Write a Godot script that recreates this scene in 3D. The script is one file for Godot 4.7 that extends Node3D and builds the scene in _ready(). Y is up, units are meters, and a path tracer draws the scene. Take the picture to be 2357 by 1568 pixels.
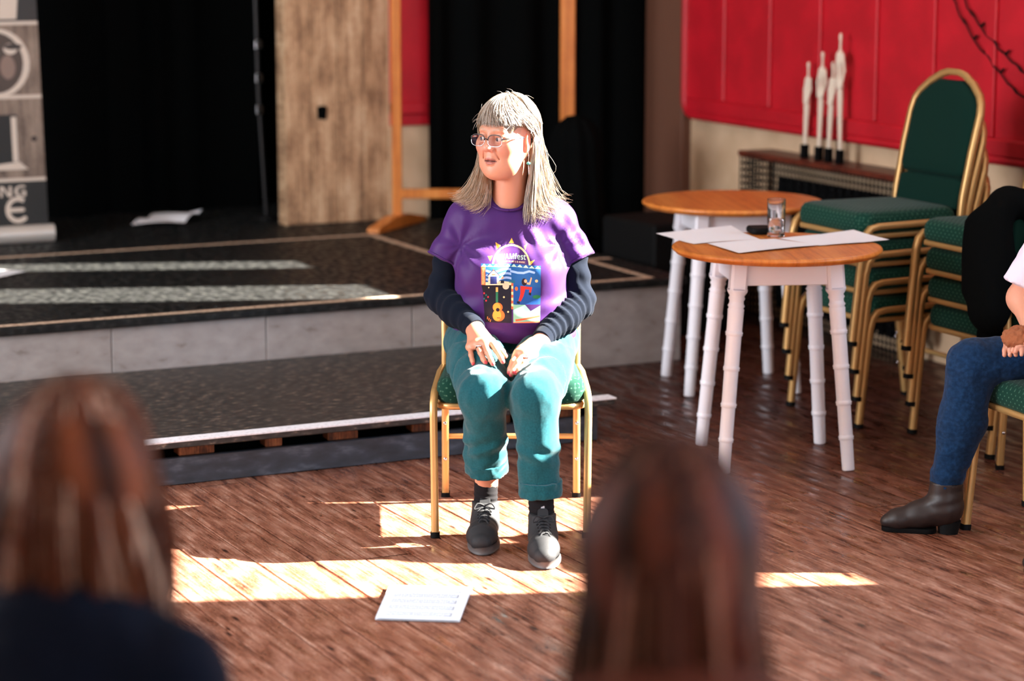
extends Node3D

# The room's axes: x runs along the stage front towards the right-hand wall, z runs along the floorboards
# towards the audience, y is up. The photographer stands at the origin.
const YAW := 0.454658
var M := {}
var rng := RandomNumberGenerator.new()


# ---------------------------------------------------------------- mesh building
class G:
	var v := PackedVector3Array()
	var n := PackedVector3Array()
	var t := PackedVector2Array()
	var c := PackedColorArray()
	var ix := PackedInt32Array()
	var col := Color(1, 1, 1)

	func put(p: Vector3, nn: Vector3, u := Vector2.ZERO) -> int:
		v.append(p)
		n.append(nn)
		t.append(u)
		c.append(col)
		return v.size() - 1

	# corners run counterclockwise as seen from outside
	func quad(a: Vector3, b: Vector3, d: Vector3, e: Vector3, us := [Vector2(0, 0), Vector2(1, 0), Vector2(1, 1), Vector2(0, 1)]) -> void:
		var nn := (b - a).cross(d - a)
		if nn.length_squared() < 1e-16:
			nn = (d - a).cross(e - a)
		nn = nn.normalized()
		var i := put(a, nn, us[0])
		put(b, nn, us[1])
		put(d, nn, us[2])
		put(e, nn, us[3])
		ix.append_array(PackedInt32Array([i, i + 2, i + 1, i, i + 3, i + 2]))

	func tri(a: Vector3, b: Vector3, d: Vector3) -> void:
		var nn := (b - a).cross(d - a).normalized()
		var i := put(a, nn)
		put(b, nn)
		put(d, nn)
		ix.append_array(PackedInt32Array([i, i + 2, i + 1]))

	# a box with chamfered edges
	func box(at: Vector3, size: Vector3, bev := 0.0, bas := Basis()) -> void:
		var h := size * 0.5
		bev = minf(bev, minf(h.x, minf(h.y, h.z)) * 0.9)
		for ax in 3:
			for s: float in [-1.0, 1.0]:
				var u := (ax + 1) % 3
				var w := (ax + 2) % 3
				var q := []
				for k in 4:
					var p := Vector3.ZERO
					p[ax] = s * h[ax]
					p[u] = (h[u] - bev) * (-1.0 if (k == 0 or k == 3) else 1.0) * s
					p[w] = (h[w] - bev) * (-1.0 if k < 2 else 1.0)
					q.append(at + bas * p)
				var a := Vector2(size[u], size[w])
				quad(q[0], q[1], q[2], q[3], [Vector2(0, 0), Vector2(a.x, 0), a, Vector2(0, a.y)])
		if bev <= 0.0:
			return
		for ax in 3:
			var u := (ax + 1) % 3
			var w := (ax + 2) % 3
			for su: float in [-1.0, 1.0]:
				for sw: float in [-1.0, 1.0]:
					var q := []
					for k in 4:
						var p := Vector3.ZERO
						var e := -1.0 if (k == 0 or k == 3) else 1.0
						p[ax] = (h[ax] - bev) * e
						if k < 2:
							p[u] = su * h[u]
							p[w] = sw * (h[w] - bev)
						else:
							p[u] = su * (h[u] - bev)
							p[w] = sw * h[w]
						q.append(at + bas * p)
					if su * sw > 0:
						quad(q[0], q[1], q[2], q[3])
					else:
						quad(q[3], q[2], q[1], q[0])
		for sx: float in [-1.0, 1.0]:
			for sy: float in [-1.0, 1.0]:
				for sz: float in [-1.0, 1.0]:
					var a := at + bas * Vector3(sx * h.x, sy * (h.y - bev), sz * (h.z - bev))
					var b := at + bas * Vector3(sx * (h.x - bev), sy * h.y, sz * (h.z - bev))
					var d := at + bas * Vector3(sx * (h.x - bev), sy * (h.y - bev), sz * h.z)
					if sx * sy * sz > 0:
						tri(a, b, d)
					else:
						tri(a, d, b)

	# a tube along a path; sq squares off its section, flat squashes it along 'side'
	func tube(path: Array, radii: Array, sides := 8, caps := true, sq := 0.0, flat := 1.0, side := Vector3.UP) -> void:
		var m := path.size()
		var base := v.size()
		var ref := side
		var total := 0.0
		for i in m:
			var d: Vector3 = path[mini(i + 1, m - 1)] - path[maxi(i - 1, 0)]
			d = d.normalized()
			if absf(d.dot(ref)) > 0.95:
				ref = Vector3.RIGHT if absf(d.x) < 0.8 else Vector3.BACK
			var a := (ref - d * d.dot(ref)).normalized()
			var b := d.cross(a)
			ref = a
			var r: float = radii[i] if radii.size() > 1 else radii[0]
			if i:
				total += path[i].distance_to(path[i - 1])
			for k in sides:
				var w := TAU * (k + 0.5) / sides
				var ca := cos(w)
				var sa := sin(w)
				var g := 1.0
				if sq > 0.0:
					g = lerpf(1.0, 1.0 / maxf(absf(ca), absf(sa)), sq)
				put(path[i] + a * (ca * r * g * flat) + b * (sa * r * g), (a * ca / flat + b * sa).normalized(), Vector2(float(k) / sides, total))
		for i in m - 1:
			for k in sides:
				var p := base + i * sides + k
				var q := base + i * sides + (k + 1) % sides
				ix.append_array(PackedInt32Array([p, p + sides, q, q, p + sides, q + sides]))
		if caps:
			for e in 2:
				var o: int = base if e == 0 else base + (m - 1) * sides
				var d: Vector3 = (path[0] - path[1] if e == 0 else path[m - 1] - path[m - 2]).normalized()
				var s := v.size()
				for k in sides:
					put(v[o + k], d)
				for k in range(1, sides - 1):
					if e == 0:
						ix.append_array(PackedInt32Array([s, s + k, s + k + 1]))
					else:
						ix.append_array(PackedInt32Array([s, s + k + 1, s + k]))

	# profile of (radius, height), bottom to top
	func lathe(prof: Array, sides := 24, xf := Transform3D()) -> void:
		var m := prof.size()
		var base := v.size()
		for i in m:
			var d: Vector2 = prof[mini(i + 1, m - 1)] - prof[maxi(i - 1, 0)]
			var nn := Vector2(d.y, -d.x).normalized()
			for k in sides + 1:
				var w := TAU * k / sides
				var p := Vector3(cos(w) * prof[i].x, prof[i].y, -sin(w) * prof[i].x)
				put(xf * p, (xf.basis * Vector3(cos(w) * nn.x, nn.y, -sin(w) * nn.x)).normalized(), Vector2(float(k) / sides, prof[i].y))
		for i in m - 1:
			for k in sides:
				var p := base + i * (sides + 1) + k
				ix.append_array(PackedInt32Array([p, p + sides + 1, p + 1, p + 1, p + sides + 1, p + sides + 2]))

	func ball(at: Vector3, r: Vector3, bas := Basis(), nu := 16, nv := 10) -> void:
		var base := v.size()
		for j in nv + 1:
			var a := PI * j / nv - PI / 2
			for i in nu + 1:
				var w := TAU * i / nu
				var q := Vector3(cos(a) * cos(w), sin(a), -cos(a) * sin(w))
				put(at + bas * (q * r), (bas * (q / r)).normalized(), Vector2(float(i) / nu, float(j) / nv))
		for j in nv:
			for i in nu:
				var p := base + j * (nu + 1) + i
				ix.append_array(PackedInt32Array([p, p + nu + 1, p + 1, p + 1, p + nu + 1, p + nu + 2]))

	# a cushion: an outline in the xy plane of xf carried through rings of (inset, height)
	func cushion(outline: PackedVector2Array, rings: Array, xf := Transform3D(), dome := 0.0) -> void:
		var mid := Vector2.ZERO
		for p in outline:
			mid += p
		mid /= outline.size()
		var m := outline.size()
		var g := []
		for r: Vector2 in rings:
			var ring := []
			for p in outline:
				var d := p - mid
				ring.append(mid + d * (1.0 - r.x / d.length()))
			g.append(ring)
		var base := v.size()
		for i in rings.size():
			var d: Vector2 = rings[mini(i + 1, rings.size() - 1)] - rings[maxi(i - 1, 0)]
			for k in m:
				var tang: Vector2 = outline[(k + 1) % m] - outline[(k + m - 1) % m]
				var o := Vector2(tang.y, -tang.x).normalized()
				var nn := Vector3(o.x * d.y, o.y * d.y, d.x).normalized()
				put(xf * Vector3(g[i][k].x, g[i][k].y, rings[i].y), (xf.basis * nn).normalized(), g[i][k])
		for i in rings.size() - 1:
			for k in m:
				var p := base + i * m + k
				var q := base + i * m + (k + 1) % m
				ix.append_array(PackedInt32Array([p, p + m, q, q, p + m, q + m]))
		for e in 2:
			var i: int = 0 if e == 0 else rings.size() - 1
			var up: float = -1.0 if e == 0 else 1.0
			var s := v.size()
			put(xf * Vector3(mid.x, mid.y, rings[i].y + dome * up), (xf.basis * Vector3(0, 0, up)).normalized(), mid)
			for k in m:
				put(v[base + i * m + k], (xf.basis * Vector3(0, 0, up)).normalized(), g[i][k])
			for k in m:
				var p := s + 1 + k
				var q := s + 1 + (k + 1) % m
				ix.append_array(PackedInt32Array([s, q, p] if e == 1 else [s, p, q]))

	# a flat shape cut from board: polygon in xy, thickness along z
	func slab(poly: PackedVector2Array, z0: float, z1: float, xf := Transform3D()) -> void:
		if Geometry2D.is_polygon_clockwise(poly):
			poly = poly.duplicate()
			poly.reverse()
		var tr := Geometry2D.triangulate_polygon(poly)
		for k in range(0, tr.size(), 3):
			var a := poly[tr[k]]
			var b := poly[tr[k + 1]]
			var d := poly[tr[k + 2]]
			if (b - a).cross(d - a) < 0:
				var s := b
				b = d
				d = s
			tri(xf * Vector3(a.x, a.y, z1), xf * Vector3(b.x, b.y, z1), xf * Vector3(d.x, d.y, z1))
			tri(xf * Vector3(a.x, a.y, z0), xf * Vector3(d.x, d.y, z0), xf * Vector3(b.x, b.y, z0))
		for k in poly.size():
			var a := poly[k]
			var b := poly[(k + 1) % poly.size()]
			quad(xf * Vector3(a.x, a.y, z0), xf * Vector3(b.x, b.y, z0), xf * Vector3(b.x, b.y, z1), xf * Vector3(a.x, a.y, z1))

	# a grid surface from a function of (u, v) in 0..1, seen from both sides
	func sheet(f: Callable, nu: int, nv: int) -> void:
		var base := v.size()
		var e := 0.002
		for j in nv + 1:
			for i in nu + 1:
				var a := float(i) / nu
				var b := float(j) / nv
				var p: Vector3 = f.call(a, b)
				var dx: Vector3 = f.call(a + e, b) - f.call(a - e, b)
				var dy: Vector3 = f.call(a, b + e) - f.call(a, b - e)
				put(p, dx.cross(dy).normalized(), Vector2(a, 1.0 - b))
		for j in nv:
			for i in nu:
				var p := base + j * (nu + 1) + i
				ix.append_array(PackedInt32Array([p, p + nu + 1, p + 1, p + 1, p + nu + 1, p + nu + 2]))

	func join(o: G, xf: Transform3D) -> void:
		var base := v.size()
		var nb := xf.basis.inverse().transposed()
		for i in o.v.size():
			v.append(xf * o.v[i])
			n.append((nb * o.n[i]).normalized())
		t.append_array(o.t)
		c.append_array(o.c)
		for i in o.ix:
			ix.append(base + i)

	func mesh(colored := false) -> ArrayMesh:
		var a := []
		a.resize(Mesh.ARRAY_MAX)
		a[Mesh.ARRAY_VERTEX] = v
		a[Mesh.ARRAY_NORMAL] = n
		a[Mesh.ARRAY_TEX_UV] = t
		if colored:
			a[Mesh.ARRAY_COLOR] = c
		a[Mesh.ARRAY_INDEX] = ix
		var m := ArrayMesh.new()
		m.add_surface_from_arrays(Mesh.PRIMITIVE_TRIANGLES, a)
		return m


# ---------------------------------------------------------------- smooth bodies: joined tapered bones meshed as surface nets
class Body:
	var A := PackedVector3Array()
	var BA := PackedVector3Array()
	var RA := PackedFloat32Array()
	var RB := PackedFloat32Array()
	var K := PackedFloat32Array()
	var N := PackedVector3Array()
	var S := PackedFloat32Array()
	var IL := PackedFloat32Array()
	var LN := PackedFloat32Array()
	var CUT := PackedInt32Array()
	var KIND := PackedInt32Array()
	var SUB := PackedInt32Array()
	var R := PackedVector3Array()
	var INV: Array[Basis] = []
	var lo := Vector3(1e9, 1e9, 1e9)
	var hi := Vector3(-1e9, -1e9, -1e9)
	var fold: Callable
	var fold_most := 0.0
	var paint: Callable
	var uvs: Callable

	func grow(p: Vector3, r: float) -> void:
		lo = lo.min(p - Vector3(r, r, r))
		hi = hi.max(p + Vector3(r, r, r))

	# tapered bone; sn/ss squash its section along sn (ss > 1 is thinner); cut ends it flat at b (1), at a (2) or at both (3)
	func bone(a: Vector3, b: Vector3, ra: float, rb: float, k := 0.02, sn := Vector3.ZERO, ss := 1.0, cut := 0, sub := 0) -> void:
		var ba := b - a
		if ss != 1.0:
			sn = sn.normalized()
			ba += sn * (ba.dot(sn) * (ss - 1.0))
		A.append(a)
		BA.append(ba)
		RA.append(ra)
		RB.append(rb)
		K.append(k)
		N.append(sn)
		S.append(ss)
		IL.append(1.0 / maxf(ba.length_squared(), 1e-9))
		LN.append(ba.length())
		CUT.append(cut)
		KIND.append(0)
		SUB.append(sub)
		R.append(Vector3.ONE)
		INV.append(Basis())
		if not sub:
			grow(a, ra)
			grow(b, rb)

	func chain(ps: Array, rs: Array, k := 0.02, sn := Vector3.ZERO, ss := 1.0) -> void:
		for i in ps.size() - 1:
			bone(ps[i], ps[i + 1], rs[i], rs[i + 1], k, sn, ss)

	func ell(at: Vector3, r: Vector3, bas := Basis(), k := 0.02, sub := 0) -> void:
		bone(at, at + Vector3(0, 1e-4, 0), 0, 0, k, Vector3.ZERO, 1.0, 0, sub)
		var i := A.size() - 1
		KIND[i] = 1
		R[i] = r
		INV[i] = bas.inverse()
		if not sub:
			grow(at, maxf(r.x, maxf(r.y, r.z)))

	func one(i: int, p: Vector3) -> float:
		var pa := p - A[i]
		if KIND[i] == 1:
			var q := INV[i] * pa
			var r := R[i]
			var w := q / r
			var k0 := w.length()
			var k1 := (w / r).length()
			return k0 * (k0 - 1.0) / k1 if k1 > 1e-6 else -minf(r.x, minf(r.y, r.z))
		var s := S[i]
		if s != 1.0:
			pa += N[i] * (pa.dot(N[i]) * (s - 1.0))
		var ba := BA[i]
		var t := pa.dot(ba) * IL[i]
		var tc := clampf(t, 0.0, 1.0)
		var d := (pa - ba * tc).length() - lerpf(RA[i], RB[i], tc)
		if CUT[i]:
			if CUT[i] & 1:
				d = maxf(d, (t - 1.0) * LN[i])
			if CUT[i] & 2:
				d = maxf(d, -t * LN[i])
		return d

	func field(p: Vector3, who: PackedInt32Array) -> float:
		var d := 1e3
		for i in who:
			var e := one(i, p)
			var k := K[i]
			if SUB[i]:
				var h := maxf(k - absf(d + e), 0.0) / k
				d = maxf(d, -e) + h * h * k * 0.25
			else:
				var h := maxf(k - absf(d - e), 0.0) / k
				d = minf(d, e) - h * h * k * 0.25
		return d

	func build(g: G, cell: float) -> void:
		var all := PackedInt32Array(range(A.size()))
		var pad := cell * 3.0 + fold_most
		var o := lo - Vector3(pad, pad, pad)
		var size := (hi - lo + Vector3(pad, pad, pad) * 2.0) / (cell * 8.0)
		var bx := int(ceil(size.x))
		var by := int(ceil(size.y))
		var bz := int(ceil(size.z))
		var nx := bx * 8 + 1
		var ny := by * 8 + 1
		var nz := bz * 8 + 1
		var val := PackedFloat32Array()
		val.resize(nx * ny * nz)
		val.fill(1.0)
		var half := cell * 8.0 * 0.5 * 1.7321
		var blocks := []
		for z in bz:
			for y in by:
				for x in bx:
					var mid := o + (Vector3(x, y, z) * 8.0 + Vector3(4, 4, 4)) * cell
					var ds := PackedFloat32Array()
					var best := 1e9
					for i in all:
						var e := one(i, mid)
						ds.append(e)
						if not SUB[i]:
							best = minf(best, e)
					var dc := field(mid, all)
					if absf(dc) > half * 1.25 + fold_most + 0.01 and absf(best) > half * 1.25 + 0.01:
						if dc < 0.0:
							for c in range(z * 8, z * 8 + 9):
								for b in range(y * 8, y * 8 + 9):
									for a in range(x * 8, x * 8 + 9):
										val[(c * ny + b) * nx + a] = -1.0
						continue
					blocks.append([x, y, z, mid, ds, best])
		for bl in blocks:
			var who := PackedInt32Array()
			for i in all:
				if bl[4][i] < (bl[5] if not SUB[i] else 0.0) + half * 2.4 + K[i]:
					who.append(i)
			var x0: int = bl[0] * 8
			var y0: int = bl[1] * 8
			var z0: int = bl[2] * 8
			for c in range(z0, z0 + 9):
				for b in range(y0, y0 + 9):
					var row := (c * ny + b) * nx
					for a in range(x0, x0 + 9):
						if (a == x0 + 8 or b == y0 + 8 or c == z0 + 8) and absf(val[row + a]) != 1.0:
							continue
						var p := o + Vector3(a, b, c) * cell
						var d := field(p, who)
						if fold_most > 0.0 and absf(d) < fold_most * 2.0 + cell * 2.0:
							d += fold.call(p)
						val[row + a] = d
		var cells := {}
		var sx := 1
		var sy := nx
		var sz := nx * ny
		var offs := PackedInt32Array([0, sx, sy, sx + sy, sz, sx + sz, sy + sz, sx + sy + sz])
		for bl in blocks:
			for c in range(bl[2] * 8, bl[2] * 8 + 8):
				for b in range(bl[1] * 8, bl[1] * 8 + 8):
					for a in range(bl[0] * 8, bl[0] * 8 + 8):
						var at := (c * ny + b) * nx + a
						var d0 := val[at]
						var d1 := val[at + sx]
						var d2 := val[at + sy]
						var d3 := val[at + sx + sy]
						var d4 := val[at + sz]
						var d5 := val[at + sx + sz]
						var d6 := val[at + sy + sz]
						var d7 := val[at + sx + sy + sz]
						var low := minf(minf(minf(d0, d1), minf(d2, d3)), minf(minf(d4, d5), minf(d6, d7)))
						if low >= 0.0:
							continue
						var top := maxf(maxf(maxf(d0, d1), maxf(d2, d3)), maxf(maxf(d4, d5), maxf(d6, d7)))
						if top < 0.0:
							continue
						var dd := PackedFloat32Array([d0, d1, d2, d3, d4, d5, d6, d7])
						var sum := Vector3.ZERO
						var cnt := 0
						for e in 12:
							var i: int
							var j: int
							if e < 4:
								i = e * 2
								j = i + 1
							elif e < 8:
								i = (e & 1) + (e & 2) * 2
								j = i + 2
							else:
								i = e - 8
								j = i + 4
							if (dd[i] < 0.0) != (dd[j] < 0.0):
								var w := dd[i] / (dd[i] - dd[j])
								var pi := Vector3(i & 1, (i >> 1) & 1, i >> 2)
								var pj := Vector3(j & 1, (j >> 1) & 1, j >> 2)
								sum += pi.lerp(pj, w)
								cnt += 1
						var p := o + (Vector3(a, b, c) + sum / cnt) * cell
						var nn := Vector3(d1 + d3 + d5 + d7 - d0 - d2 - d4 - d6, d2 + d3 + d6 + d7 - d0 - d1 - d4 - d5, d4 + d5 + d6 + d7 - d0 - d1 - d2 - d3).normalized()
						if paint.is_valid():
							g.col = paint.call(p, nn)
						cells[at] = g.put(p, nn, uvs.call(p, nn) if uvs.is_valid() else Vector2.ZERO)
		for at: int in cells:
			var s0 := val[at] < 0.0
			var me: int = cells[at]
			for ax in 3:
				var st: int = [sx, sy, sz][ax]
				var u: int = [sy, sz, sx][ax]
				var w: int = [sz, sx, sy][ax]
				if (val[at + st] < 0.0) == s0:
					continue
				if not (cells.has(at - u) and cells.has(at - w) and cells.has(at - u - w)):
					continue
				var b: int = cells[at - u]
				var d: int = cells[at - u - w]
				var e: int = cells[at - w]
				if s0:
					g.ix.append_array(PackedInt32Array([me, d, b, me, e, d]))
				else:
					g.ix.append_array(PackedInt32Array([me, b, d, me, d, e]))


# ---------------------------------------------------------------- names and notes
var taken := {}


func numbered(called: String) -> String:
	var k: int = taken.get(called, 0)
	taken[called] = k + 1
	return called if k == 0 else "%s_%03d" % [called, k]


func thing(called: String, label: String, category: String, at := Vector3.ZERO, turn := 0.0, group := "") -> Node3D:
	var o := Node3D.new()
	o.name = numbered(called)
	add_child(o, true)
	o.position = at
	o.rotation.y = turn
	note(o, label, category, group)
	return o


func note(o: Node3D, label: String, category: String, group := "") -> void:
	o.set_meta("label", label)
	o.set_meta("category", category)
	if group:
		o.set_meta("group", group)


func part(called: String, g: Variant, mat: Material, parent: Node3D = null, colored := false, label := "") -> MeshInstance3D:
	var o := MeshInstance3D.new()
	o.name = called if parent else numbered(called)
	o.mesh = g.mesh(colored) if g is G else g
	o.material_override = mat
	(parent if parent else self).add_child(o, true)
	if label:
		o.set_meta("label", label)
	return o


func struct(called: String, g: G, mat: Material, colored := false) -> MeshInstance3D:
	var o := part(called, g, mat, null, colored)
	o.set_meta("kind", "structure")
	return o


func copy(o: Node3D, called: String, label: String, at: Vector3, turn: float) -> Node3D:
	var r: Node3D = o.duplicate()
	r.name = numbered(called)
	add_child(r, true)
	r.position = at
	r.rotation.y = turn
	r.set_meta("label", label)
	return r


# ---------------------------------------------------------------- materials
func mat(called: String, c: Color, rough := 0.8, metal := 0.0) -> StandardMaterial3D:
	var m := StandardMaterial3D.new()
	m.resource_name = called
	m.albedo_color = c
	m.roughness = rough
	m.metallic = metal
	M[called] = m
	return m


func rgb(r: int, g: int, b: int) -> Color:
	return Color8(r, g, b)


func noise(freq: float, seed_: int, oct := 4) -> FastNoiseLite:
	var n := FastNoiseLite.new()
	n.noise_type = FastNoiseLite.TYPE_SIMPLEX_SMOOTH
	n.seed = seed_
	n.frequency = freq
	n.fractal_octaves = oct
	return n


func noise_tex(freq: float, seed_: int, stops: Array, w := 512, h := 512, oct := 4) -> NoiseTexture2D:
	var x := NoiseTexture2D.new()
	x.width = w
	x.height = h
	x.seamless = true
	x.noise = noise(freq, seed_, oct)
	if true:
		var r := Gradient.new()
		var of := PackedFloat32Array()
		var cs := PackedColorArray()
		for s in stops:
			of.append(s[0])
			cs.append(s[1])
		r.offsets = of
		r.colors = cs
		x.color_ramp = r
	return x


func tri(m: StandardMaterial3D, scale: Vector3, world := true) -> StandardMaterial3D:
	m.uv1_triplanar = true
	m.uv1_world_triplanar = world
	m.uv1_scale = scale
	return m


# board texture: grain along v, blotches, knots; stops run from dark to light
func wood_image(w: int, h: int, stops: Array, sd: int, streak: float, blot: float, knots: int) -> Image:
	var a := noise(0.05, sd, 4).get_seamless_image(w, h / 40)
	a.resize(w, h, Image.INTERPOLATE_CUBIC)
	var b := noise(0.25, sd + 1, 3).get_seamless_image(w, h / 24)
	b.resize(w, h, Image.INTERPOLATE_CUBIC)
	var c := noise(0.012, sd + 2, 5).get_seamless_image(w, h / 2)
	c.resize(w, h, Image.INTERPOLATE_CUBIC)
	var d := noise(0.11, sd + 3, 3).get_seamless_image(w, h / 2)
	d.resize(w, h, Image.INTERPOLATE_CUBIC)
	var ramp := Gradient.new()
	var of := PackedFloat32Array()
	var cs := PackedColorArray()
	for s in stops:
		of.append(s[0])
		cs.append(s[1])
	ramp.offsets = of
	ramp.colors = cs
	var lut := PackedByteArray()
	for i in 256:
		var q := ramp.sample(i / 255.0)
		lut.append_array(PackedByteArray([q.r8, q.g8, q.b8]))
	var da := a.get_data()
	var db := b.get_data()
	var dc := c.get_data()
	var dd := d.get_data()
	var sum := PackedFloat32Array()
	sum.resize(w * h)
	for i in w * h:
		sum[i] = 128.0 + (da[i] - 128.0) * streak + (db[i] - 128.0) * streak * 0.7 + (dc[i] - 128.0) * blot + (dd[i] - 128.0) * blot * 0.5
	var r := RandomNumberGenerator.new()
	r.seed = sd
	for k in knots:
		var cx := r.randi_range(20, w - 20)
		var cy := r.randi_range(40, h - 40)
		var rx := r.randf_range(6, 13)
		for y in range(-36, 37):
			for x in range(-18, 19):
				var q := sqrt(pow(x / rx, 2) + pow(y / (rx * 1.8), 2))
				if q < 1.5:
					sum[(cy + y) * w + cx + x] -= (110.0 if q < 0.6 else 90.0 * maxf(0, 1.4 - q)) + sin(q * 14.0) * 14.0
	var out := PackedByteArray()
	out.resize(w * h * 3)
	for i in w * h:
		var q := clampi(int(sum[i]), 0, 255) * 3
		out[i * 3] = lut[q]
		out[i * 3 + 1] = lut[q + 1]
		out[i * 3 + 2] = lut[q + 2]
	return Image.create_from_data(w, h, false, Image.FORMAT_RGB8, out)


# ---------------------------------------------------------------- drawing flat print
func fill(img: Image, poly: Array, c: Color) -> void:
	var y0 := 1e9
	var y1 := -1e9
	for p: Vector2 in poly:
		y0 = minf(y0, p.y)
		y1 = maxf(y1, p.y)
	for y in range(maxi(0, int(y0)), mini(img.get_height(), int(y1) + 1)):
		var xs := []
		var f := y + 0.5
		for i in poly.size():
			var a: Vector2 = poly[i]
			var b: Vector2 = poly[(i + 1) % poly.size()]
			if (a.y <= f) != (b.y <= f):
				xs.append(a.x + (f - a.y) / (b.y - a.y) * (b.x - a.x))
		xs.sort()
		for k in range(0, xs.size() - 1, 2):
			var x0 := int(round(xs[k]))
			var x1 := int(round(xs[k + 1]))
			if x1 > x0:
				img.fill_rect(Rect2i(x0, y, x1 - x0, 1), c)


func disc(img: Image, at: Vector2, r: Vector2, c: Color) -> void:
	var p := []
	for k in 28:
		p.append(at + Vector2(cos(TAU * k / 28), sin(TAU * k / 28)) * r)
	fill(img, p, c)


func stroke(img: Image, ps: Array, w: float, c: Color) -> void:
	for i in ps.size() - 1:
		var d: Vector2 = (ps[i + 1] - ps[i]).normalized().orthogonal() * w * 0.5
		fill(img, [ps[i] + d, ps[i + 1] + d, ps[i + 1] - d, ps[i] - d], c)
		disc(img, ps[i + 1], Vector2(w, w) * 0.5, c)


func lettering(txt: String, face := "Droid Sans") -> Array:
	var f := SystemFont.new()
	f.font_names = PackedStringArray([face])
	f.font_weight = 700
	var tm := TextMesh.new()
	tm.text = txt
	tm.font = f
	tm.font_size = 64
	tm.depth = 0.0
	tm.pixel_size = 0.01
	var a := tm.get_mesh_arrays()
	return [a[Mesh.ARRAY_VERTEX], a[Mesh.ARRAY_INDEX]]


# writes txt into the box whose corner, width vector and height vector are given
func write(img: Image, txt: String, at: Vector2, wide: Vector2, high: Vector2, c: Color, face := "Droid Sans") -> void:
	var l := lettering(txt, face)
	var vs: PackedVector3Array = l[0]
	if vs.is_empty():
		return
	var id: PackedInt32Array = l[1] if l[1] else PackedInt32Array(range(vs.size()))
	var b := Rect2(vs[0].x, vs[0].y, 0, 0)
	for q in vs:
		b = b.expand(Vector2(q.x, q.y))
	for k in range(0, id.size() - 2, 3):
		var ps := []
		for j in 3:
			var q := vs[id[k + j]]
			ps.append(at + wide * ((q.x - b.position.x) / b.size.x) + high * (1.0 - (q.y - b.position.y) / b.size.y))
		fill(img, ps, c)


func _ready() -> void:
	rng.seed = 7
	# ---------------- camera, sky, sun, window light, exposure
	var cam := Camera3D.new()
	cam.name = "camera"
	cam.position = Vector3(0, 1.8, 0)
	cam.rotation = Vector3(deg_to_rad(-10.04), -YAW, 0)
	cam.fov = 15.66
	cam.near = 0.05
	cam.far = 60.0
	var lens := CameraAttributesPhysical.new()
	lens.frustum_focal_length = 85.0
	lens.frustum_focus_distance = 7.12
	lens.exposure_aperture = 1.9
	cam.attributes = lens
	add_child(cam)
	var we := WorldEnvironment.new()
	we.name = "surroundings"
	var env := Environment.new()
	env.background_mode = Environment.BG_SKY
	var sky := Sky.new()
	var sm := ProceduralSkyMaterial.new()
	sm.sky_top_color = rgb(90, 140, 215)
	sm.sky_horizon_color = rgb(200, 220, 240)
	sm.ground_bottom_color = rgb(90, 85, 75)
	sm.ground_horizon_color = rgb(170, 170, 165)
	sky.sky_material = sm
	env.sky = sky
	env.background_energy_multiplier = 1.0
	env.tonemap_mode = Environment.TONE_MAPPER_LINEAR
	env.tonemap_exposure = EXPOSURE
	env.sdfgi_enabled = true
	env.ssao_enabled = true
	env.ssil_enabled = true
	we.environment = env
	add_child(we)
	var sun := DirectionalLight3D.new()
	sun.name = "sun"
	add_child(sun)
	sun.look_at_from_position(Vector3.ZERO, -SUN, Vector3.UP)
	sun.light_energy = SUN_E
	sun.light_color = rgb(255, 246, 232)
	sun.light_angular_distance = 0.53
	sun.shadow_enabled = true
	for w in LIGHTS:
		var a := AreaLight3D.new()
		a.name = numbered("window_light")
		a.area_size = w[2]
		a.light_energy = w[3]
		a.light_color = w[4]
		a.shadow_enabled = true
		add_child(a)
		a.look_at_from_position(w[0], w[0] + w[1], Vector3.UP if absf(w[1].y) < 0.9 else Vector3.RIGHT)
	paints()
	room()
	stage()
	backdrop()
	furniture()
	people()


const EXPOSURE := 1.0
const SUN := Vector3(0.933 * 0.848, 0.53, 0.359 * 0.848)
const SUN_E := 38.0
# place, facing, size, energy, colour
const LIGHTS := [
	[Vector3(5.74, 2.39, -4.85), Vector3(-1, 0, 0), Vector2(1.25, 1.8), 4.0, Color(0.78, 0.89, 1.0)],
	[Vector3(5.74, 2.1, -1.4), Vector3(-1, 0, 0), Vector2(1.6, 2.2), 20.0, Color(0.72, 0.86, 1.0)],
	[Vector3(5.74, 2.1, 1.4), Vector3(-1, 0, 0), Vector2(1.6, 2.2), 15.0, Color(0.75, 0.88, 1.0)],
	[Vector3(1.55, 2.1, 2.94), Vector3(0, 0, -1), Vector2(2.6, 2.1), 13.0, Color(0.93, 0.96, 1.0)],
	[Vector3(-2.44, 2.1, -6.7), Vector3(1, 0, 0), Vector2(2.6, 2.1), 46.0, Color(0.95, 0.97, 1.0)],
]


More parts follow.
